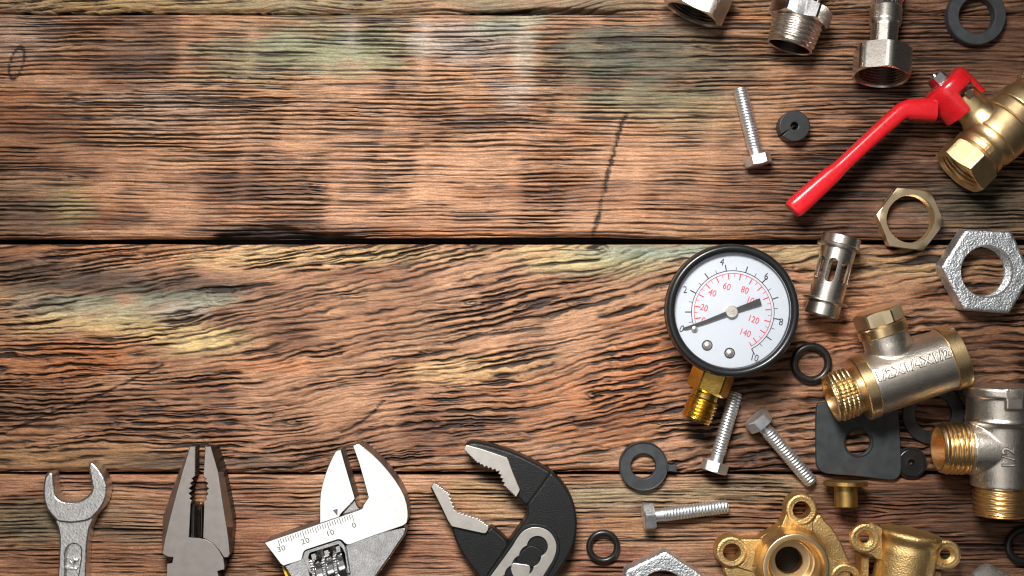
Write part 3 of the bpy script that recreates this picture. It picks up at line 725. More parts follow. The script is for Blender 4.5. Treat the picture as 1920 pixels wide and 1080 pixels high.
# --- slotted nickel sleeve
Msl = place(1579, 443, 41, -.258, .966)
t = thing('slotted_sleeve', 'nickel sleeve with long slots between the gauge and the brass ring nut', 'sleeve', Msl)
tube = G(); tube.add(spin([(18, 27), (18, 31.5), (128, 31.5), (128, 27)], 128, loop=True))
tb = tube.mk('tube', M_nickel, None, angle=30)
cut = G()
for k in range(8):
    a = math.radians(-20 + 45 * k)
    st = [(19 * .45 * math.cos(q) + (14 if math.cos(q) > 0 else -14), 8.3 * math.sin(q)) for q in np.linspace(0, 2 * PI, 33)[:-1]]
    Mc = Matrix.Translation((67, 0, 0)) @ Matrix.Rotation(-a, 4, 'X')
    cut.add(loft([(st, 18), (st, 45)]), Mc)
cb = cut.mk('cutter', M_nickel, None)
bo = tb.modifiers.new('slots', 'BOOLEAN'); bo.object = cb; bo.operation = 'DIFFERENCE'; bo.solver = 'EXACT'
bpy.context.view_layer.update()
me = bpy.data.meshes.new_from_object(tb.evaluated_get(bpy.context.evaluated_depsgraph_get()))
bpy.data.objects.remove(tb); bpy.data.objects.remove(cb)
finish_mesh('tube', me, M_nickel, t, None, 30)
g = G(); g.add(spin([(0, 29), (0, 34), (1.2, 35.3), (16, 35.5), (17.5, 36.5), (18.5, 40), (20.5, 40.8), (23, 40), (24, 36), (25, 31), (25, 28), (0, 29)], 96)); g.mk('top_rim', M_nickel, t, angle=30)
g = G(); g.add(spin([(120, 31), (121, 39), (122, 41.3), (125, 41.3), (126, 39), (127, 32), (130, 31), (149, 31.5), (151, 30.5), (151, 27.5), (122, 27), (122, 31)], 96)); g.mk('bottom_rim', M_nickel, t, angle=30)

# --- three fittings at the top edge
t = thing('hexagon_socket', 'dark mouthed nickel hexagon socket cut by the top edge, leftmost fitting there', 'pipe fitting', place(1297.5, 27.5, 56, .405, -.914))
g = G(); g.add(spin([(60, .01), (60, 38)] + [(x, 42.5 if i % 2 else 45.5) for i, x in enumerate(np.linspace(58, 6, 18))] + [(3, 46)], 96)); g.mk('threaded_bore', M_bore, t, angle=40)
g = G(); g.add(spin([(3, 46), (0, 48)] + hexrings(50.5, 0, 74, 50, 52, phase=0, clip=1.14, slope=.45) + [(74, 40), (80, 36), (120, 36), (120, .01)], 96))
g.mk('socket_body', M_nickel, t, angle=24)
t = thing('threaded_nipple', 'nickel nipple with a tapered thread below its hexagon at the top edge', 'pipe fitting', place(1480, 89, 53, .31, -.95))
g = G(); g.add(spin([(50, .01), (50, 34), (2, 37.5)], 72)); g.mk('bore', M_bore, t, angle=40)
g = G(); g.add(spin([(2, 37.5), (0, 39), (0, 40.5), (1.5, 42)] + thread(1.5, 50, 8.7, 42.8, 46.5, 4.2, per=9) + [(50, 43), (52, 43)], 96)); g.mk('tapered_thread', M_nickel, t, angle=42)
g = G(); g.add(spin([(51, 42)] + hexrings(50.5, 51, 81, 51, 51, phase=7.5, clip=1.14, slope=.5) + [(81, 30), (83, 27)], 72)); g.mk('hexagon', M_chrome, t, angle=24)
g = G(); g.add(spin([(80, 26), (86, 27.5), (94, 28), (99, 26.5), (103, 28), (112, 28), (116, 26), (150, 27), (150, .01)], 64)); g.mk('hose_tail', M_chrome, t, angle=40)
t = thing('braided_hose', 'braided hose end with crimped sleeve and wide nickel hexagon nut', 'hose', place(1652, 145, 62, .137, -.99, -.22))
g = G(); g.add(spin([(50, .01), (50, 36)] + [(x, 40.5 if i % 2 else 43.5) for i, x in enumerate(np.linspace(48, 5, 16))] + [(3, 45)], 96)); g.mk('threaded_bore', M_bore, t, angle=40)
g = G(); g.add(spin([(3, 45), (0, 47)] + hexrings(48, 0, 53, 48, 47, phase=30, clip=1.095, slope=.4) + [(53, 30), (54, 24)], 96)); g.mk('union_nut', M_nickel, t, angle=22)
hx8 = lambda a: (lambda th: np.minimum(a / np.cos(np.mod(th, PI / 4) - PI / 8), a * 1.06))
g = G(); g.add(spin([(50, 22), (53, 26), (57, 26.5), (59, 24), (61, hx8(24)), (96, hx8(24)), (101, 25), (105, 28), (110, 29.5), (134, 29.5), (138, 28), (140, 25)], 64)); g.mk('crimp_sleeve', M_nickel, t, angle=40)
g = G(); g.add(spin([(x, (lambda th, x=x: 27.5 + 1.3 * np.sin(th * 12 + x * .9) * np.sin(th * 12 - x * .9))) for x in np.linspace(133, 230, 50)], 120)); g.mk('braid', M_chrome, t, angle=60)
for q, mt in ((0.25, M_blue), (-.75, M_redbraid), (1.9, M_blue), (2.9, M_redbraid)):
    g = G(); pth = [(x, 28.4 * math.sin(q - (x - 134) * .018), 28.4 * math.cos(q - (x - 134) * .018)) for x in np.linspace(150, 228, 30)]
    g.add(sweep(pth, [(7, 5)] * 30, ex=2, n=10, up=(0.1, math.sin(q), math.cos(q)))); g.mk('coloured_strand', mt, t, angle=60)

# --- pressure gauge
GZ = 116
gc = W(1375, 582.5, GZ); base = Matrix.Translation((gc.x, gc.y, 0))
t = thing('pressure_gauge', 'round pressure gauge with white dial, black bezel and brass threaded stem', 'pressure gauge', base)
k = 1 - GZ / D
g = G(); g.add(spin([(1, .01), (1, 92), (3, 98), (10, 104), (60, 108), (84, 110), (90, 112)], 96, axis='Z')); g.mk('case', M_black_paint, t, angle=30)
g = G(); g.add(spin([(84, 108), (86, 117), (89, 120), (93, 118.5), (95, 119), (110, 118.5), (114, 117), (116, 113.5), (116, 110), (114, 106), (108, 103), (98, 102.5), (98, 108)], 128, axis='Z')); g.mk('bezel', M_black_paint, t, angle=40)
DZ = 99.0
g = G(); g.add(spin([(90, .01), (90, 104), (DZ, 104), (DZ, .01)], 96, axis='Z')); dial = g.mk('dial', M_dial, t, angle=30)
g = G(); g.add(spin([(109.2, .01), (109.2, 103.6), (111, 103.8), (111, .01)], 64, axis='Z')); g.mk('lens', M_glass, t, angle=30)
kd = 1 - DZ / D
cdx, cdy = R2(1374, 585, DZ); cdx -= gc.x * S; cdy -= gc.y * S
def dp(r, a, z=DZ + .35): return (cdx + r * kd * math.cos(math.radians(a)), cdy + r * kd * math.sin(math.radians(a)), z)
def strip(g, r0, r1, a, w, z):
    a = math.radians(a); c, s_ = math.cos(a), math.sin(a); w = w / 2
    q = [(r0, -w), (r1, -w), (r1, w), (r0, w)]
    b = len(g.v)
    g.v += [(cdx + kd * (x * c - y * s_), cdy + kd * (x * s_ + y * c), z) for x, y in q]; g.f.append((b, b + 1, b + 2, b + 3))
def arc(g, r, w, a0, a1, z, n=80):
    b = len(g.v)
    for i in range(n + 1):
        a = math.radians(a0 + (a1 - a0) * i / n)
        for q in (r - w / 2, r + w / 2): g.v.append((cdx + kd * q * math.cos(a), cdy + kd * q * math.sin(a), z))
    for i in range(n): g.f.append((b + 2 * i, b + 2 * i + 1, b + 2 * i + 3, b + 2 * i + 2))
g = G(); arc(g, 77.5, 1.3, 198, -63, DZ + .4)
for i in range(21):
    v = i / 2; a = 207 - 27 * v
    if v < .3: continue
    if i % 2: strip(g, 77.5, 84.5, a, 1.0, DZ + .45)
    else: strip(g, 77.5, 89.5, a, 2.0, DZ + .45)
g.mk('bar_scale', M_ink, dial, smooth=False)
g = G(); arc(g, 72.5, 1.1, 198, -62.5, DZ + .5)
for p in range(5, 150, 5):
    a = 208.5 - 1.86 * p
    if p % 10: strip(g, 66, 72.5, a, .9, DZ + .55)
    else: strip(g, 61, 72.5, a, 1.9, DZ + .55)
strip(g, 64, 72.5, -61.5, 1.0, DZ + .55)
g.mk('psi_scale', M_redink, dial, smooth=False)
zg = lambda x, y: (1240 + x / 4, 450 + y / 4)
for s, (x, y), mt, rot in [('0', (152, 668), M_ink, -25), ('2', (178, 375), M_ink, 0), ('4', (455, 167), M_ink, -10), ('6', (787, 275), M_ink, -12), ('8', (897, 617), M_ink, -8), ('10', (697, 884), M_ink, -14),
                           ('0', (314, 605), M_redink, -18), ('20', (320, 510), M_redink, -18), ('40', (383, 398), M_redink, -18), ('60', (490, 350), M_redink, -18), ('80', (625, 377), M_redink, -18), ('100', (680, 458), M_redink, -18), ('120', (690, 598), M_redink, -18), ('140', (627, 697), M_redink, -18)]:
    me = text_mesh(s, 18.0 if mt is M_ink else 16.5, 0.05, 0)
    p = R2(*zg(x, y), DZ)
    M = Matrix.Translation(((p[0]) / S - gc.x, p[1] / S - gc.y, (DZ + .6) / S)) @ Matrix.Rotation(math.radians(rot), 4, 'Z') @ Matrix.Diagonal((.86, 1, 1, 1))
    finish_mesh('numeral', me, mt, dial, M, 30)
def gp(x, y, z): p = R2(*zg(x, y), z); return (p[0] - gc.x * S, p[1] - gc.y * S)
NZ = 104.0
pts = [gp(x, y, NZ) for x, y in [(738, 437), (752, 485), (570, 540), (545, 560), (500, 565), (330, 625), (190, 667), (160, 667), (162, 659), (330, 600), (480, 538), (500, 515), (560, 508)]]
g = G(); g.add(loft([(pts, NZ - .6), (pts, NZ + .6)])); g.mk('needle', M_needle, t, smooth=False)
hx, hy = gp(527, 537, NZ)
g = G(); g.add(spin([(NZ - 4, 6), (NZ - 2, 10.6), (NZ + 2.2, 11), (NZ + 3, 10), (NZ + 3, 2), (NZ + 2.4, 1.4), (NZ + 2.4, .01)], 48, axis='Z'), Matrix.Translation((hx, hy, 0))); g.mk('needle_hub', M_hub, t, angle=35)
x, y = gp(247, 664, DZ + 4)
g = G(); g.add(spin([(DZ, 5.6), (DZ + 5, 5.6), (DZ + 6.5, 4), (DZ + 7, .01)], 32, axis='Z'), Matrix.Translation((x, y, 0))); g.mk('stop_pin', M_hub, t, angle=50)
for x, y in ((345, 790), (513, 848)):
    x, y = gp(x, y, DZ + 2)
    sc1 = G(); sc1.add(spin([(DZ, 9.6), (DZ + .8, 9.6), (DZ + .8, 7.8)], 40, axis='Z'), Matrix.Translation((x, y, 0))); w_ = sc1.mk('screw_washer', M_dark_steel, t, angle=40)
    sc2 = G(); sc2.add(spin([(DZ + .8, 7.6), (DZ + 2.5, 7.3), (DZ + 4.4, 5.6), (DZ + 5.5, 3), (DZ + 5.8, .01)], 40, axis='Z'), Matrix.Translation((x, y, 0))); sc2.mk('dial_screw', M_hub, t, angle=60)
Ml = base.inverted() @ place(1304, 789, 52, .347, -.938)
def shift(M):    # the same frame measured in pixels
    M = M.copy(); M.translation = M.translation * S; return M
Ml = shift(Ml)
g = G(); g.add(spin([(0, .01), (0, 22), (1, 25)] + thread(1, 44, 6.6, 28.5, 28.5, 3.2, per=8) + [(44, 25), (45, 24), (60, 24)], 80), Ml); g.mk('stem_thread', M_brass_yellow, t, angle=40)
g = G(); g.add(spin(hexrings(35, 56, 104, 33, 38, phase=2, clip=1.14, slope=.75) + [(104, 30), (130, 28)], 72), Ml); g.mk('stem_hexagon', M_brass_yellow, t, angle=22)

# ------------------------------------------------------------------ rings, nuts and rubber
def ring(name, label, cat, px, py, zc, prof, mat, n=96, group=None, angle=35, z=0.0):
    M = upright(px, py, zc)
    g = G(); g.add(spin(prof, n, axis='Z', loop=True))
    o = g.mk(name, mat, None, angle=angle); M.translation.z = z / S; o.matrix_world = M
    return tag(o, label, cat, group)
def torus(R, r, n=18): return [(r + r * math.sin(a), R + r * math.cos(a)) for a in np.linspace(0, 2 * PI, n, endpoint=False)]
ring('flat_rubber_washer', 'thick matt grey rubber washer in the top right corner', 'washer', 1832.5, 29, 22, [(0, 33), (0, 53), (1, 54), (20, 54.2), (22, 52.5), (22, 35), (21, 33.6), (20, 33.2)], M_rubber_grey)
ring('rubber_o_ring', 'black O-ring beside the threaded end of the reducing tee', 'O-ring', 1521, 681, 7, torus(31.5, 7.2), M_oring, angle=80, group=None)
ring('rubber_o_ring', 'small black O-ring right of the black slip joint pliers', 'O-ring', 1131, 1025, 6, torus(26, 6), M_oring, angle=80)
ring('rubber_o_ring', 'black O-ring cut by the right edge, above the steel screen', 'O-ring', 1920, 1023, 7, torus(29.5, 7), M_oring, angle=80)
ring('flat_gasket', 'large flat black gasket half hidden under the reducing tee', 'gasket', 1750, 776, 5, [(0, 34), (0, 57), (5, 57.5), (6, 56.5), (6, 35), (5, 34)], M_rubber)
t = thing('plug_washer', 'small black rubber disc tucked beside the square rubber plate', 'washer', upright(1709, 868, 8))
g = G(); g.add(spin([(0, 4), (0, 29), (4, 30), (6, 29.3), (6.5, 27), (6, 26), (7, 25.5), (9.5, 25), (10, 24), (9, 23), (9, 13), (10, 11), (10, 7), (9, 6)], 80, axis='Z', loop=True)); g.mk('disc', M_oring, t, angle=40)
# slit disc
t = thing('slit_rubber_disc', 'small black rubber disc with a centre hole and a slit, right of a bolt', 'rubber disc', upright(1490, 236, 29))
out = []
for a in np.linspace(0, 2 * PI, 97)[:-1]:
    out.append((28.6 * math.cos(a), 28.6 * math.sin(a)))
sl = math.radians(215)
o_ = [(28.6 * math.cos(a), 28.6 * math.sin(a)) for a in np.linspace(sl + .045, sl + 2 * PI - .04, 90)]
o_ += [(15 * math.cos(sl - .02), 15 * math.sin(sl - .02))]
hole = [(6.8 * math.cos(a), 6.8 * math.sin(a)) for a in np.linspace(0, 2 * PI, 28, endpoint=False)]
curve_mesh('disc', [o_, hole], 29, 1.6, M_rubber, t)
# tabbed washer
t = thing('tabbed_washer', 'grey black rubber washer with a raised rim and one small tab', 'washer', upright(1206.5, 874, 14))
g = G(); g.add(spin([(0, 23.5), (0, 44), (1, 45.2), (15, 45.5), (16, 44.8), (15.5, 43.4), (13.6, 42.6), (13.4, 41), (14, 25.5), (13.4, 24), (12, 23.5)], 96, axis='Z', loop=True)); g.mk('ring', M_rubber_grey, t, angle=40)
g = G(); g.add(slabmesh([(42, -9), (50, -7), (62, -7.5), (63.5, -6), (62.5, 4), (61, 5.5), (50, 5), (42, 8)], 3, 9, 1.2), Matrix.Rotation(math.radians(-4), 4, 'Z')); g.mk('tab', M_rubber_grey, t, angle=40)
# square plate
pl = [(1530.5, 764), (1537, 753), (1672, 751), (1684, 762), (1686.5, 792), (1690.5, 880), (1688, 891), (1680, 899), (1668, 900.5), (1610, 893), (1552, 889), (1541, 885), (1533, 876), (1530.8, 864)]
t = thing('square_rubber_plate', 'square black rubber plate with rounded corners and a centre hole under the tee', 'rubber plate', upright(1610, 830, 12))
cx, cy = R2(1610, 830, 12)
ps = [(x - cx, y - cy) for x, y in world_pts(pl, 12)]
hc = R2(1609.5, 829.5, 12); hole = [(hc[0] - cx + 23.6 * math.cos(a), hc[1] - cy + 23.6 * math.sin(a)) for a in np.linspace(0, 2 * PI, 56, endpoint=False)]
curve_mesh('plate', [chaikin(ps, 2), hole], 12, 1.6, M_rubber_grey, t)
g = G(); g.add(spin([(11.8, 24), (12.3, 25), (12.35, 27), (12.2, 28), (11.9, 28.6)], 64, axis='Z'), Matrix.Translation((hc[0] - cx, hc[1] - cy, 0))); g.mk('hole_rim', M_rubber, t, angle=60)
# brass plug under the plate
t = thing('brass_plug', 'small dull brass plug with a thin flange below the square rubber plate', 'plug', place(1586.5, 951, 42, 0, -1, -.09))
g = G(); g.add(spin([(0, .01), (0, 19), (1.5, 20.8), (38, 21), (39, 24), (39.5, 39), (40.5, 40), (46, 40), (47.5, 38.5), (47.5, .01)], 72)); g.mk('flanged_plug', M_brass_dull, t, angle=40)

def hexnut(name, label, cat, px, py, z1, a, rin, phase, mat, mat2=None, chamf=None, clip=1.15, threads=0, group=None):
    t = thing(name, label, cat, upright(px, py, z1), group)
    n = 96
    ch = chamf or a * 1.12
    pr = [(0, rin)] + hexrings(a, 0, z1, ch, ch, phase=phase, clip=clip, slope=.42)
    pr += [(z1, rin + 1.6), (z1 - 1.6, rin)]
    if threads:
        for i in range(threads * 2 - 1): pr.append((z1 - 4 - (z1 - 8) * i / (threads * 2 - 2), rin + (2.4 if i % 2 == 0 else 0)))
    g = G(); g.add(spin(pr, n, axis='Z', loop=True)); g.mk('nut_body', mat, t, angle=24)
    return t
hexnut('hexagon_ring_nut', 'thin pale brass ring nut with a wide hole below the red lever', 'nut', 1707.5, 410.5, 27, 54.5, 44.0, -7.5 + 30, M_brass_nut, chamf=56.5, threads=4)
# --- rough galvanised hexagon nuts
def rough_nut(name, label, px, py, z1, Rc, rin, a0, hole=None, ctr=None):
    t = thing(name, label, 'nut', upright(px, py, z1), 'rough galvanised hexagon nuts')
    cx, cy = R2(px, py, z1)
    rr = random.Random(int(px))
    if ctr is None:
        cor = [(Rc * math.cos(math.radians(a0 + 60 * i)), Rc * math.sin(math.radians(a0 + 60 * i))) for i in range(6)]
    else: cor = [(x - cx, y - cy) for x, y in world_pts(ctr, z1)]
    out = []
    for i in range(6):                           # edges with rounded corners, slightly wavy
        a, b, c = np.array(cor[i - 1]), np.array(cor[i]), np.array(cor[(i + 1) % 6])
        p = b + (a - b) * .07; q = b + (c - b) * .07
        for u in np.linspace(0, 1, 5): out.append(tuple((1 - u) ** 2 * p + 2 * u * (1 - u) * b + u * u * q))
        q2 = c + (b - c) * .07
        for u in np.linspace(0, 1, 14)[1:-1]:
            out.append(tuple(q * (1 - u) + q2 * u))
    n = len(out)
    ang = [math.atan2(y, x) for x, y in out]
    rnd = lambda s: [(x * (1 + .006 * math.sin(i * 1.7 + s) + .005 * rr.uniform(-1, 1)), y * (1 + .006 * math.sin(i * 2.3 + s) + .005 * rr.uniform(-1, 1))) for i, (x, y) in enumerate(out)]
    inner = [(rin * math.cos(a), rin * math.sin(a)) for a in ang]
    V, F = [], []
    layers = [(inset(rnd(0), 2.5), 0), (rnd(1), 3), (rnd(2), z1 * .5), (rnd(3), z1 - 4.5), (inset(rnd(4), 1.4), z1 - 1.4), (inset(rnd(5), 4.5), z1)]
    vv, ff = loft(layers, cap0=False, cap1=False)
    vv = [list(p) for p in vv]
    base = len(vv); L = len(layers)
    last = (L - 1) * n
    steps = 9; mid = inset(out, 4.5)
    prev = [last + i for i in range(n)]
    for s_ in range(1, steps + 1):               # the hammered top, ring by ring towards the bore
        f = s_ / steps; cur = []
        for i in range(n):
            x = mid[i][0] * (1 - f) + (inner[i][0] * 1.05) * f; y = mid[i][1] * (1 - f) + (inner[i][1] * 1.05) * f
            zz = z1 + (rr.uniform(-.2, .2) + .45 * (float(vn(np.array(x / 9.0), np.array(y / 9.0), 5)) - .5) * 2 if s_ < steps else 0)
            cur.append(len(vv)); vv.append([x, y, zz])
        for i in range(n): ff.append((prev[i], prev[(i + 1) % n], cur[(i + 1) % n], cur[i]))
        prev = cur
    bore = [(rin * 1.02, z1 - 3)]
    for i in range(13): bore.append((rin + (3 if i % 2 else 0), z1 - 5 - (z1 - 8) * i / 12))
    bore.append((rin, 0))
    for r, z in bore:
        cur = []
        for i in range(n): cur.append(len(vv)); vv.append([r * math.cos(ang[i]), r * math.sin(ang[i]), z])
        for i in range(n): ff.append((prev[i], prev[(i + 1) % n], cur[(i + 1) % n], cur[i]))
        prev = cur
    mk('nut_body', vv, ff, M_galv, t, angle=50)
    return t
rough_nut('galvanised_nut', 'large rough galvanised nut under the ball valve, cut by the right edge', 1851, 509, 42, 84, 46.5, 67, ctr=Zm(1630, 340, 4.155, [(560, 668), (752, 372), (1112, 390), (1272, 728), (1096, 1030), (738, 1004)]))
rough_nut('galvanised_nut', 'rough galvanised nut cut by the bottom edge under a bolt', 1243, 1118, 40, 84, 46, 86)

# ------------------------------------------------------------------ tools along the bottom edge
def local(pts, z, c): return [(x - c[0], y - c[1]) for x, y in world_pts(pts, z)]

# --- open end spanner
zs = lambda P: Zm(60, 850, 4.694, P)
c = R2(145, 1040, 0)
t = thing('open_end_spanner', 'forged steel open end spanner at the left of the bottom edge', 'spanner', Matrix.Translation((c[0] / S, c[1] / S, 0)))
head = [(122, 183), (140, 168), (160, 165), (178, 178), (184, 210), (190, 270), (197, 330), (212, 382), (245, 412), (290, 426), (340, 430), (390, 424), (440, 406), (485, 376), (518, 338), (526, 300), (520, 260), (510, 215), (501, 165), (494, 115), (497, 88), (515, 78), (545, 95), (580, 133), (612, 180), (638, 230), (654, 280), (657, 330), (648, 390), (632, 440), (602, 490), (568, 530), (536, 566), (500, 588), (440, 605), (350, 616), (290, 612), (240, 606), (212, 592), (180, 560), (140, 515), (115, 465), (100, 400), (94, 330), (97, 270), (107, 215)]
head = spl(zs(head), 3.0)
hp = local(head, 36, c)
def fat(pts, z1, c1=2.5, z0=0, grow=0.0, wob=0.0):
    L = [(inset(pts, 1.5), z0), (inset(pts, -grow), z0 + 3), (inset(pts, -grow), z1 * .55), (inset(pts, -grow * .3), z1 - c1), (inset(pts, c1 * .5), z1 - c1 * .25), (inset(pts, c1 * 1.3), z1)]
    return loft(L)
g = G(); g.add(fat(hp, 36, 3.4)); g.mk('jaw', M_forged, t, angle=52)
sh = [(205, 585), (222, 640), (236, 700), (240, 760), (238, 850), (232, 960), (226, 1080), (215, 1400), (200, 1800), (470, 1800), (470, 1400), (474, 1080), (478, 900), (484, 800), (494, 720), (512, 640), (540, 568), (440, 560), (300, 560)]
spx = spl(zs(sh), 6)
shp = local(spx, 29, c)
panel = local(zs([(296, 1700), (293, 1300), (291, 1000), (292, 880), (305, 838), (330, 812), (362, 800), (395, 806), (420, 828), (428, 860), (428, 920), (414, 1000), (402, 1080), (396, 1300), (392, 1700)]), 29, c)
curve_mesh('shank', [shp, panel], 29, 3.0, M_forged, t, None, 0.0, 52)
g = G(); g.add(loft([(inset(panel, -3), 0), (inset(panel, -3), 21.5)])); g.mk('recessed_panel', M_forged, t, angle=40)
me = text_mesh('14', 27, 4.2, 1.2)
p = R2(*zs([(350, 985)])[0], 29)
# the raised mark in the panel, read from the side
finish_mesh('raised_mark', me, M_forged, t, Matrix.Translation(((p[0] - c[0]) / S, (p[1] - c[1]) / S, 22.0 / S)) @ Matrix.Rotation(math.radians(83), 4, 'Z'), 50)

# --- combination pliers
zp = lambda P: Zm(290, 820, 4.153, P)
c = R2(370, 1000, 0)
t = thing('combination_pliers', 'satin steel combination pliers with toothed jaws slightly open', 'pliers', Matrix.Translation((c[0] / S, c[1] / S, 0)))
def teeth(p0, p1, n, d):
    p0, p1 = np.array(p0, float), np.array(p1, float); v = p1 - p0; L = np.linalg.norm(v); u = v / L; m = np.array([-u[1], u[0]])
    o = []
    for i in range(n):
        o.append(tuple(p0 + v * (i / n))); o.append(tuple(p0 + v * ((i + .5) / n) + m * d))
    o.append(tuple(p1)); return o
ZT = 50
Lh = [(275, 72), (318, 72)] + teeth((319, 78), (317, 296), 17, 5) + [(303, 312), (288, 322), (303, 340), (276, 357), (292, 378), (266, 399), (290, 418), (264, 440), (288, 460), (272, 481), (290, 494), (281, 520), (277, 600), (268, 780), (330, 784)]
Lrest = [(395, 795), (450, 825), (500, 880), (535, 940), (545, 1000), (543, 1030), (520, 1034), (490, 1042), (500, 1085), (520, 1300), (300, 1300), (93, 1300), (93, 1085), (95, 985), (135, 978), (144, 934), (100, 930), (60, 906)]
Ledge = [(80, 790), (120, 620), (165, 450), (215, 270)]
top = zp(Lh + Lrest + Ledge)
Lout = zp([(26 + 0, 0)])
def shifted(pts, f):
    o = []
    for x, y in pts:
        dx, dy = f((x - 290) * 4.153, (y - 820) * 4.153); o.append((x + dx / 4.153, y + dy / 4.153))
    return o
bev = np.array([(72, 0), (270, 26), (450, 45), (620, 56), (700, 40), (800, 20), (906, 0)])
nA = len(Lh)
nE = len(Lh + Lrest)
low_ = [(x, y) for x, y in top]
for i in range(nE, len(top)):
    yy = (top[i][1] - 820) * 4.153
    low_[i] = (top[i][0] - np.interp(yy, bev[:, 0], bev[:, 1]) / 4.153, top[i][1])
a1 = local(top, ZT, c); b1 = local(low_, 30, c)
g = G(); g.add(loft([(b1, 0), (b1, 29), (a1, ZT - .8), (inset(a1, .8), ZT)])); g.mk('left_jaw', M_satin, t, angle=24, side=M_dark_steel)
Rh = [(437, 72), (390, 72)] + teeth((390, 78), (376, 296), 17, -5) + [(380, 308), (402, 322), (388, 340), (414, 357), (398, 378), (420, 399), (400, 418), (414, 440), (396, 460), (403, 481), (380, 498), (384, 525), (382, 600), (376, 782), (400, 794), (452, 823), (503, 878), (540, 936), (572, 935), (586, 905)]
Redge = [(576, 800), (562, 700), (550, 630), (522, 450), (495, 270)]
top = zp(Rh + Redge)
low_ = list(top)
bevR = np.array([(72, 34), (270, 40), (450, 50), (630, 55), (700, 46), (800, 22), (905, 4)])
for i in [0] + list(range(len(Rh) - 1, len(top))):
    yy = (top[i][1] - 820) * 4.153
    low_[i] = (top[i][0] + np.interp(yy, bevR[:, 0], bevR[:, 1]) / 4.153, top[i][1])
a1 = local(top, ZT, c); b1 = local(low_, 30, c)
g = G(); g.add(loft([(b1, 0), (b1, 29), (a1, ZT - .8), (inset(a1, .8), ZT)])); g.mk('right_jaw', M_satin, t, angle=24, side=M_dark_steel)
for x0, x1 in ((270, 322), (346, 380)):
    q = local(zp([(x0 + 6, 525), (x1, 528), (x1 - 4, 790), (x0, 790)]), 34, c)
    g = G(); g.add(loft([(q, 4), (q, 30), (inset(q, 3), 34)])); g.mk('cutting_blade', M_dark_steel, t, angle=30)

# --- adjustable wrench
zw = lambda P: Zm(480, 820, 4.155, P)
c = R2(640, 1000, 0)
t = thing('adjustable_wrench', 'bright chrome adjustable wrench with a millimetre scale on its jaw', 'wrench', Matrix.Translation((c[0] / S, c[1] / S, 0)))
ZF = 58
face = [(65, 822), (80, 815), (150, 790), (320, 732), (500, 670), (640, 622), (800, 566), (828, 552), (836, 528), (876, 468), (840, 335), (800, 195), (754, 66), (800, 55), (845, 82), (905, 130), (970, 192), (1030, 260), (1085, 332), (1130, 402), (1158, 460), (1176, 520), (1184, 575), (1185, 620), (1178, 662), (1160, 680), (1140, 692), (930, 763), (735, 836), (712, 838), (690, 826), (672, 806), (655, 798), (638, 797), (510, 838), (395, 876), (376, 888), (366, 910), (362, 935), (350, 958), (325, 968), (212, 1002), (190, 985), (130, 905)]
fp = local(zw(face), ZF, c)
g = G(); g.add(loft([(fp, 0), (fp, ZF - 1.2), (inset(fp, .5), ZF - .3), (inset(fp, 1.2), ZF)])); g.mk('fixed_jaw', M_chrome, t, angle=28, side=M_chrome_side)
ZB = 47
bodyR = [(1150, 690), (1172, 720), (1165, 760), (1110, 840), (1050, 930), (940, 1085), (840, 1300), (800, 1700), (440, 1700), (330, 1300), (262, 1085), (222, 1020), (206, 1000), (350, 935), (395, 870), (430, 1085), (560, 1300), (720, 1300), (725, 1085), (700, 900), (690, 840), (735, 815), (930, 740)]
bp_ = local(zw(bodyR), ZB, c)
g = G(); g.add(loft([(bp_, 0), (bp_, ZB - 4), (inset(bp_, 1.5), ZB - 1), (inset(bp_, 4), ZB)])); g.mk('body', M_rough_chrome, t, angle=45)
fl = local(zw([(350, 870), (690, 800), (760, 1300), (470, 1300)]), 12, c)
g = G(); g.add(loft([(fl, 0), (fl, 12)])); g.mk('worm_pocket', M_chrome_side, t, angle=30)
rim = local(zw([(362, 940), (372, 895), (392, 880), (640, 800), (662, 806), (690, 838), (705, 900), (735, 1060), (712, 1060), (690, 905), (672, 868), (640, 835), (420, 902), (410, 935), (440, 1060), (420, 1060)]), 50, c)
g = G(); g.add(loft([(rim, 0), (rim, 48), (inset(rim, 1), 50)])); g.mk('pocket_rim', M_rough_chrome, t, angle=40)
gr_ = local(zw([(200, 1000), (214, 1004), (262, 1110), (330, 1300), (420, 1700), (380, 1700), (300, 1300), (240, 1110)]), 40, c)
g = G(); g.add(loft([(gr_, 0), (gr_, 40)])); g.mk('grip', M_yellow, t, angle=30)
jaw = [(497, 700), (497, 600), (497, 500), (502, 440), (515, 370), (535, 300), (560, 232), (590, 163), (620, 107), (640, 99), (662, 95), (690, 195), (725, 315), (771, 470), (771, 482), (700, 556), (640, 622), (630, 670), (560, 700)]
jp = local(zw(jaw), 54, c)
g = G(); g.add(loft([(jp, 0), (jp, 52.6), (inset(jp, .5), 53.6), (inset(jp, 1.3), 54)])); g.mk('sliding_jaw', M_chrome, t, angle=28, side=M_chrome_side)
ch_ = local(zw([(640, 628), (705, 556), (772, 482), (786, 525), (800, 545), (822, 552), (830, 570), (800, 590)]), 40, c)
g = G(); g.add(loft([(ch_, 0), (ch_, 38), (inset(ch_, 1.5), 40)])); g.mk('jaw_channel', M_rough_chrome, t, angle=40)
for x, y in ((447, 925), (548, 898), (638, 865)):
    q = local(zw([(x - 30, y - 18), (x + 22, y - 34), (x + 30, y + 18), (x + 24, y + 32), (x - 8, y + 44), (x - 18, y + 34)]), 44, c)
    g = G(); g.add(loft([(q, 20), (q, 40), (inset(q, 2.4), 44)])); g.mk('rack_tooth', M_rough_chrome, t, angle=40)
Mw = Matrix.Translation((c[0] / S, c[1] / S, 0)).inverted() @ axis_frame(480 + 462 / 4.155, 820 + 1072 / 4.155, 29, .945, -.327)
Mw = shift(Mw)
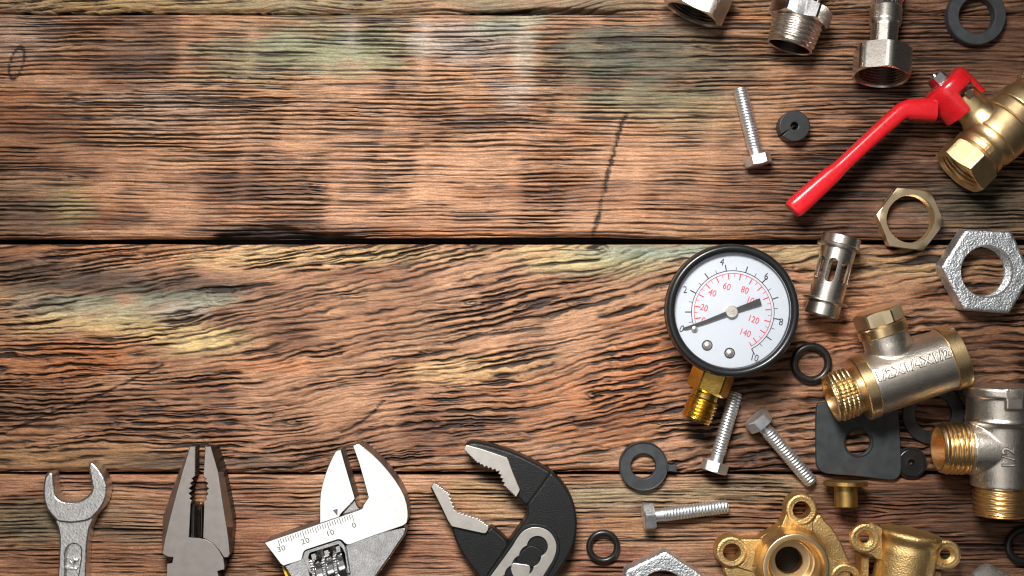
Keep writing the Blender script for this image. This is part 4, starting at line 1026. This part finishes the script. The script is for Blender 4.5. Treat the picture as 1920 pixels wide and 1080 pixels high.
def worm_r(x):
    def r(th):
        ph = np.mod(x / 21.5 - th / (2 * PI) + .12, 1.0)
        rid = ss(.0, .09, ph) * (1 - ss(.36, .45, ph))
        kn = .5 + .5 * np.cos(th * 44)
        return 26 + rid * (6.2 - 1.9 * kn)
    return r
g = G(); g.add(spin([(0, .01), (0, 24)] + [(x, worm_r(x)) for x in np.linspace(1, 62, 80)] + [(63, 24), (63, .01)], 220), Mw); g.mk('worm_screw', M_chrome, t, angle=35)
# scale
g = G()
o0, o1 = np.array((745, 597.)), np.array((170, 797.))          # zero and thirty ticks, upper ends
dv = (o1 - o0) / 30; dn_ = np.array((.30, .954))
def quad(g, a, b, w, z):
    a, b = [np.array(q) - np.array(c) for q in (R2(*a, ZF), R2(*b, ZF))]
    d = b - a; d = d / np.linalg.norm(d); m = np.array([-d[1], d[0]]) * w / 2; bb = len(g.v)
    for q in (a + m, b + m, b - m, a - m): g.v.append((q[0], q[1], z))
    g.f.append((bb, bb + 1, bb + 2, bb + 3))
for i in range(31):
    L = 62 if i % 10 == 0 else 50 if i % 5 == 0 else 37
    p = o0 + dv * i
    quad(g, zw([tuple(p)])[0], zw([tuple(p + dn_ * L)])[0], 1.1, ZF + .12)
g.mk('scale_marks', M_engrave, t, smooth=False)
for s, (x, y) in (('30', (197, 870)), ('20', (384, 810)), ('10', (577, 747)), ('0', (764, 687))):
    me = text_mesh(s, 14.5, .06, 0, 1.1); p = R2(*zw([(x, y)])[0], ZF)
    # thin outlines: engraved digits
    finish_mesh('numeral', me, M_engrave, t, Matrix.Translation(((p[0] - c[0]) / S, (p[1] - c[1]) / S, (ZF + .15) / S)) @ Matrix.Rotation(math.radians(18), 4, 'Z') @ Matrix.Diagonal((1.05, .95, 1, 1)), 30)
q = local(zw([(598, 568), (636, 556), (634, 612)]), 54, c)
g = G(); g.add(loft([(q, 53.5), (q, 54.15)])); g.mk('arrow_mark', M_engrave, t, smooth=False)

# --- black slip joint pliers
zq = lambda P: Zm(790, 820, 4.155, P)
c = R2(960, 1000, 0)
t = thing('water_pump_pliers', 'black slip joint pliers with bright toothed jaws wide open', 'pliers', Matrix.Translation((c[0] / S, c[1] / S, 0)))
def solid(name, pts, z1, mat, c1=3, z0=0, step=5, raw=False, ang=45):
    P = zq(pts) if raw else spl(zq(pts), step)
    q = local(P, z1, c)
    g = G(); g.add(loft([(q, z0), (q, z1 - c1), (inset(q, c1 * .4), z1 - c1 * .35), (inset(q, c1), z1)])); return g.mk(name, mat, t, angle=ang)
# upper jaw: thin nose, then the thick shoulder running down into the handle
solid('upper_jaw', [(338, 70), (385, 40), (440, 42), (520, 58), (600, 80), (680, 106), (760, 138), (830, 170), (900, 205), (960, 240), (1012, 276), (960, 360), (900, 450), (842, 520), (818, 545), (790, 520), (765, 490), (740, 468), (705, 440), (665, 405), (640, 345), (605, 275), (540, 245), (480, 222), (430, 192), (370, 130)], 43, M_black, 6)
solid('shoulder', [(1004, 278), (1040, 300), (1090, 350), (1130, 400), (1165, 460), (1190, 520), (1206, 590), (1213, 680), (1205, 770), (1185, 850), (1150, 930), (1100, 1010), (1050, 1090), (930, 1300), (760, 1700), (420, 1700), (430, 1300), (508, 1085), (570, 990), (650, 870), (720, 770), (778, 690), (812, 640), (826, 600), (822, 560), (822, 530), (860, 470), (930, 380)], 50, M_black, 5)
# bright ground tooth plates
up = [(345, 66), (362, 62), (470, 92), (560, 122), (665, 158), (680, 180), (688, 205), (720, 290), (768, 405), (766, 418), (742, 462)] + teeth((738, 460), (662, 388), 6, -9)[1:] + teeth((662, 384), (610, 262), 4, -19)[1:] + teeth((606, 258), (478, 212), 4, -17)[1:] + teeth((474, 208), (428, 186), 2, -12)[1:] + teeth((424, 182), (340, 100), 7, -7)[1:] + [(332, 90)]
solid('upper_teeth', up, 50, M_ground, .9, 30, raw=True, ang=25)
lowj = [(72, 400), (95, 440), (150, 545), (195, 650), (232, 705), (250, 760), (275, 830), (330, 930), (400, 1030), (440, 1085), (560, 1300), (900, 1300), (700, 900), (665, 805), (600, 745), (545, 700), (500, 720), (350, 640), (240, 560), (110, 380)]
solid('lower_jaw', lowj, 34, M_black, 5)
lt = [(78, 388), (92, 360), (108, 350)] + teeth((112, 354), (222, 440), 8, 8)[1:] + teeth((224, 446), (272, 572), 4, 17)[1:] + teeth((278, 574), (440, 626), 6, 12)[1:] + teeth((446, 630), (518, 686), 5, 8)[1:] + [(526, 700), (520, 722), (505, 745), (488, 750), (360, 722), (240, 695), (228, 682), (205, 645), (160, 550)]
solid('lower_teeth', lt, 41, M_ground, .9, 20, raw=True, ang=25)
# slotted slide plate and pivot
dirv = np.array((-.60, .80)); nv = np.array((.80, .60))
st = np.array((905, 850.))
def along(cs, r, t1):
    L, R = [], []
    for tt in np.linspace(-r + .5, t1, 120):
        w = max([math.sqrt(max(0, r_ * r_ - (tt - q) ** 2)) for q, r_ in cs] + [0])
        p = st + dirv * tt
        L.append(tuple(p + nv * w)); R.append(tuple(p - nv * w))
    return L + R[::-1]
slot = along([(0, 80), (95, 84), (190, 84), (285, 84), (380, 84)], 80, 440)
plate = spl([(505, 1130), (600, 1000), (700, 862), (745, 790), (790, 735), (840, 708), (880, 699), (935, 705), (990, 730), (1030, 775), (1052, 830), (1050, 890), (1025, 960), (970, 1050), (900, 1160), (700, 1480), (400, 1300)], 14)
curve_mesh('slide_plate', [local(zq(plate), 54, c), local(zq(slot), 54, c)], 8, .8, M_ground, t, None, 46.0, 25)
rimp = spl([(480, 1130), (580, 985), (680, 845), (725, 775), (775, 715), (830, 682), (885, 672), (945, 680), (1010, 708), (1056, 760), (1078, 830), (1075, 900), (1048, 972), (990, 1070), (920, 1180), (700, 1530), (360, 1330)], 14)
curve_mesh('slide_recess', [local(zq(rimp), 52.5, c), local(zq(plate), 52.5, c)], 6, 1.6, M_black, t, None, 46.5, 40)
step = spl([(815, 855), (850, 838), (900, 848), (940, 875), (958, 900), (930, 935), (915, 985), (860, 1010), (760, 990), (735, 960), (760, 900)], 6)
solid('slot_step', step and [(812, 862), (850, 842), (905, 856), (955, 900), (930, 935), (915, 985), (860, 1020), (740, 980), (760, 910)], 53, M_black, 3, 40)
solid('pivot_pin', [(704, 990), (716, 981), (740, 981), (830, 993), (848, 1003), (851, 1030), (842, 1070), (820, 1100), (780, 1115), (735, 1105), (705, 1065), (694, 1025)], 55, M_ground, 1.5, 40)

# ------------------------------------------------------------------ cast brass pieces at the bottom right
def ear(g, x, y, z0, z1, R, r, cs=0):
    pr = [(z0, r), (z0, R), (z1 - 4, R), (z1 - 1.2, R - 1.2), (z1, R - 4), (z1, R - 6), (z1 - .6, R - 8), (z1 - .6, r + (cs or 1)), (z1 - 1.6, r + cs), (z1 - 1.6 - cs, r)]
    g.add(spin(pr, 64, axis='Z', loop=True), Matrix.Translation((x, y, 0)))
zm = lambda P: Zm(1320, 900, 6.0, P)
cm = R2(1493, 1064, 85)
t = thing('flanged_brass_seat', 'cast brass flange with screw ears and a round bored boss at the bottom edge', 'brass fitting', Matrix.Translation((cm[0] / S, cm[1] / S, 0)))
g = G()
plt = local(spl(zm([(935, 470), (985, 520), (1040, 470), (1130, 440), (1225, 430), (1300, 385), (1375, 470), (1450, 550), (1530, 680), (1590, 800), (1630, 900), (1670, 1000), (1600, 1250), (1400, 1500), (950, 1600), (560, 1400), (330, 1190), (225, 1020), (300, 950), (400, 925), (480, 880), (500, 810), (470, 745), (560, 690), (700, 605), (820, 535)]), 5), 30, cm)
circ = [(math.atan2(y, x)) for x, y in plt]
R_ = lambda r: [(r * math.cos(a), r * math.sin(a)) for a in circ]
mixp = lambda A, B, f: [(a[0] * (1 - f) + b[0] * f, a[1] * (1 - f) + b[1] * f) for a, b in zip(A, B)]
def capr(P, r): return [(x * min(1, r / math.hypot(x, y)), y * min(1, r / math.hypot(x, y))) for x, y in P]
g.add(loft([(plt, 0), (plt, 25), (inset(plt, 1), 27.5), (inset(plt, 3.5), 29), (mixp(inset(plt, 6), R_(68), .5), 30), (mixp(inset(plt, 6), R_(67), .85), 31.5), (R_(64.5), 38), (R_(62.5), 48), (R_(60), 60)], cap0=False, cap1=False))
for x, y in ((1098, 338), (312, 813), (1590, 1118)):
    p = np.array(local(zm([(x, y)]), 34, cm)[0]); ear(g, p[0], p[1], 0, 36, 29.5, 16.2)
    d_ = -p / np.linalg.norm(p); n_2 = np.array([-d_[1], d_[0]])
    w_ = [tuple(p + d_ * a_ + n_2 * b_) for a_, b_ in ((17.5, -14), (13, -26.5), (40, -31), (58, -36), (58, 36), (40, 31), (13, 26.5), (17.5, 14))]
    g.add(loft([(w_, 0), (w_, 31), (inset(w_, 1.2), 33.2), (inset(w_, 3), 34)]))
g.mk('flange', M_brass_cast, t, angle=45)
g = G(); g.add(spin([(2, 25), (24, 25), (26, 26.5), (27, 36), (28, 38.5), (44, 40), (45, 43), (47, 44), (70, 46.5), (72, 48), (78, 48.6), (84, 50.5), (86, 52), (86, 58), (85, 60), (83, 60.8), (50, 61)], 128, axis='Z')); g.mk('bored_boss', M_brass_bored, t, angle=30)
g = G(); g.add(spin([(2.5, .01), (2.5, 24.8)], 64, axis='Z')); g.mk('passage_shade_disc', M_passage_shade, t, angle=30)  # dark disc added as the shade at the bottom of the bore

ze = lambda P: Zm(1580, 960, 5.647, P)
Mel = axis_frame(1692, 1085, 45, .17, -.985)
t = thing('brass_wall_elbow', 'cast brass wall elbow with two countersunk screw ears at the bottom edge', 'brass fitting', Mel)
g = G(); g.add(spin([(-140, 53), (48, 53), (58, 51.5), (64, 50.5), (69, 51.5), (75, 55), (80, 57), (84, 56.5), (88, 53), (90, 46), (91, 30), (91, .01)], 96)); g.mk('cast_body', M_brass_cast, t, angle=60)
def ep(x, y, z): p = Mel.inverted() @ W(*ze([(x, y)])[0], z); return (p.x * S, p.y * S)
for (x, y), arm, leg in (((240, 280), [(240, 130), (300, 118), (380, 145), (420, 175), (420, 520), (352, 495), (300, 455), (240, 430)], [(205, 470), (285, 470), (275, 760), (190, 760)]),
                         ((1098, 455), [(1098, 620), (1040, 610), (945, 605), (920, 560), (960, 330), (1030, 275), (1060, 290), (1098, 300)], [(975, 625), (1050, 630), (1040, 760), (950, 760)])):
    g = G(); p = ep(x, y, 62)
    ear(g, p[0], p[1], 8, 19, 27.5, 9.5, 6.5)
    def outl(P, z, cap): return [ep(a, b, z) for a, b in P]
    q = outl(arm, 62, 0)
    # the web between ear and body stays clear of the countersunk hole
    web = [a for a in q if math.hypot(a[0] - p[0], a[1] - p[1]) > 17]
    m_ = np.mean(web, axis=0); am = math.atan2(m_[1] - p[1], m_[0] - p[0])
    arc_ = [(p[0] + 20 * math.cos(am + u), p[1] + 20 * math.sin(am + u)) for u in np.linspace(-1.3, 1.3, 9)]
    far = sorted([a for a in web if math.hypot(a[0] - p[0], a[1] - p[1]) > 21], key=lambda a: math.atan2(math.sin(math.atan2(a[1] - p[1], a[0] - p[0]) - am), math.cos(math.atan2(a[1] - p[1], a[0] - p[0]) - am)))
    web = arc_ + far[::-1]
    g.add(loft([(web, 8), (web, 16), (inset(web, 1.5), 17.5)]))
    g.mk('screw_ear', M_brass_cast, t, angle=40)
    l = outl(leg, 40, 0)
    g = G(); g.add(loft([(l, -44), (l, -6), (inset(l, 2), -4)])); g.mk('foot', M_brass_cast, t, angle=40)

# --- perforated strainer screen at the bottom right corner
Mst = axis_frame(1832, 1098, 50, .87, .49)
t = thing('strainer_screen', 'perforated steel strainer screen poking in at the bottom right corner', 'strainer', Mst)
def screen(R0, R1, x0, x1, na, nx, h=.5):
    V, F = [], []; cell = {}
    def P(i, j):
        key = (i, j % (2 * na)) 
        if key not in cell:
            a = PI * (j % (2 * na)) / na; f = i / nx; x = x0 + (x1 - x0) * f; r = R0 + (R1 - R0) * f
            cell[key] = len(V); V.append((x, r * math.sin(a), r * math.cos(a)))
        return cell[key]
    for i in range(0, nx - 1):
        for j in range(0, 2 * na):
            if (i + j) % 2: continue
            q = [P(i, j), P(i + 1, j + 1), P(i + 2, j), P(i + 1, j - 1)]
            cc = np.mean([V[k] for k in q], axis=0)
            b = len(V)
            for k in q: V.append(tuple(cc + (np.array(V[k]) - cc) * h))
            for k in range(4): F.append((q[k], q[(k + 1) % 4], b + (k + 1) % 4, b + k))
    return V, F
g = G(); g.add(screen(46, 46, 0, 150, 40, 60)); o = g.mk('screen_wall', M_strainer, t, angle=80)
so = o.modifiers.new('gauge', 'SOLIDIFY'); so.thickness = 1.6 / S; so.offset = -1
g = G(); g.add(screen(14, 46, -16, 0, 32, 14)); o = g.mk('screen_end', M_strainer, t, angle=80)
so = o.modifiers.new('gauge', 'SOLIDIFY'); so.thickness = 1.6 / S; so.offset = -1
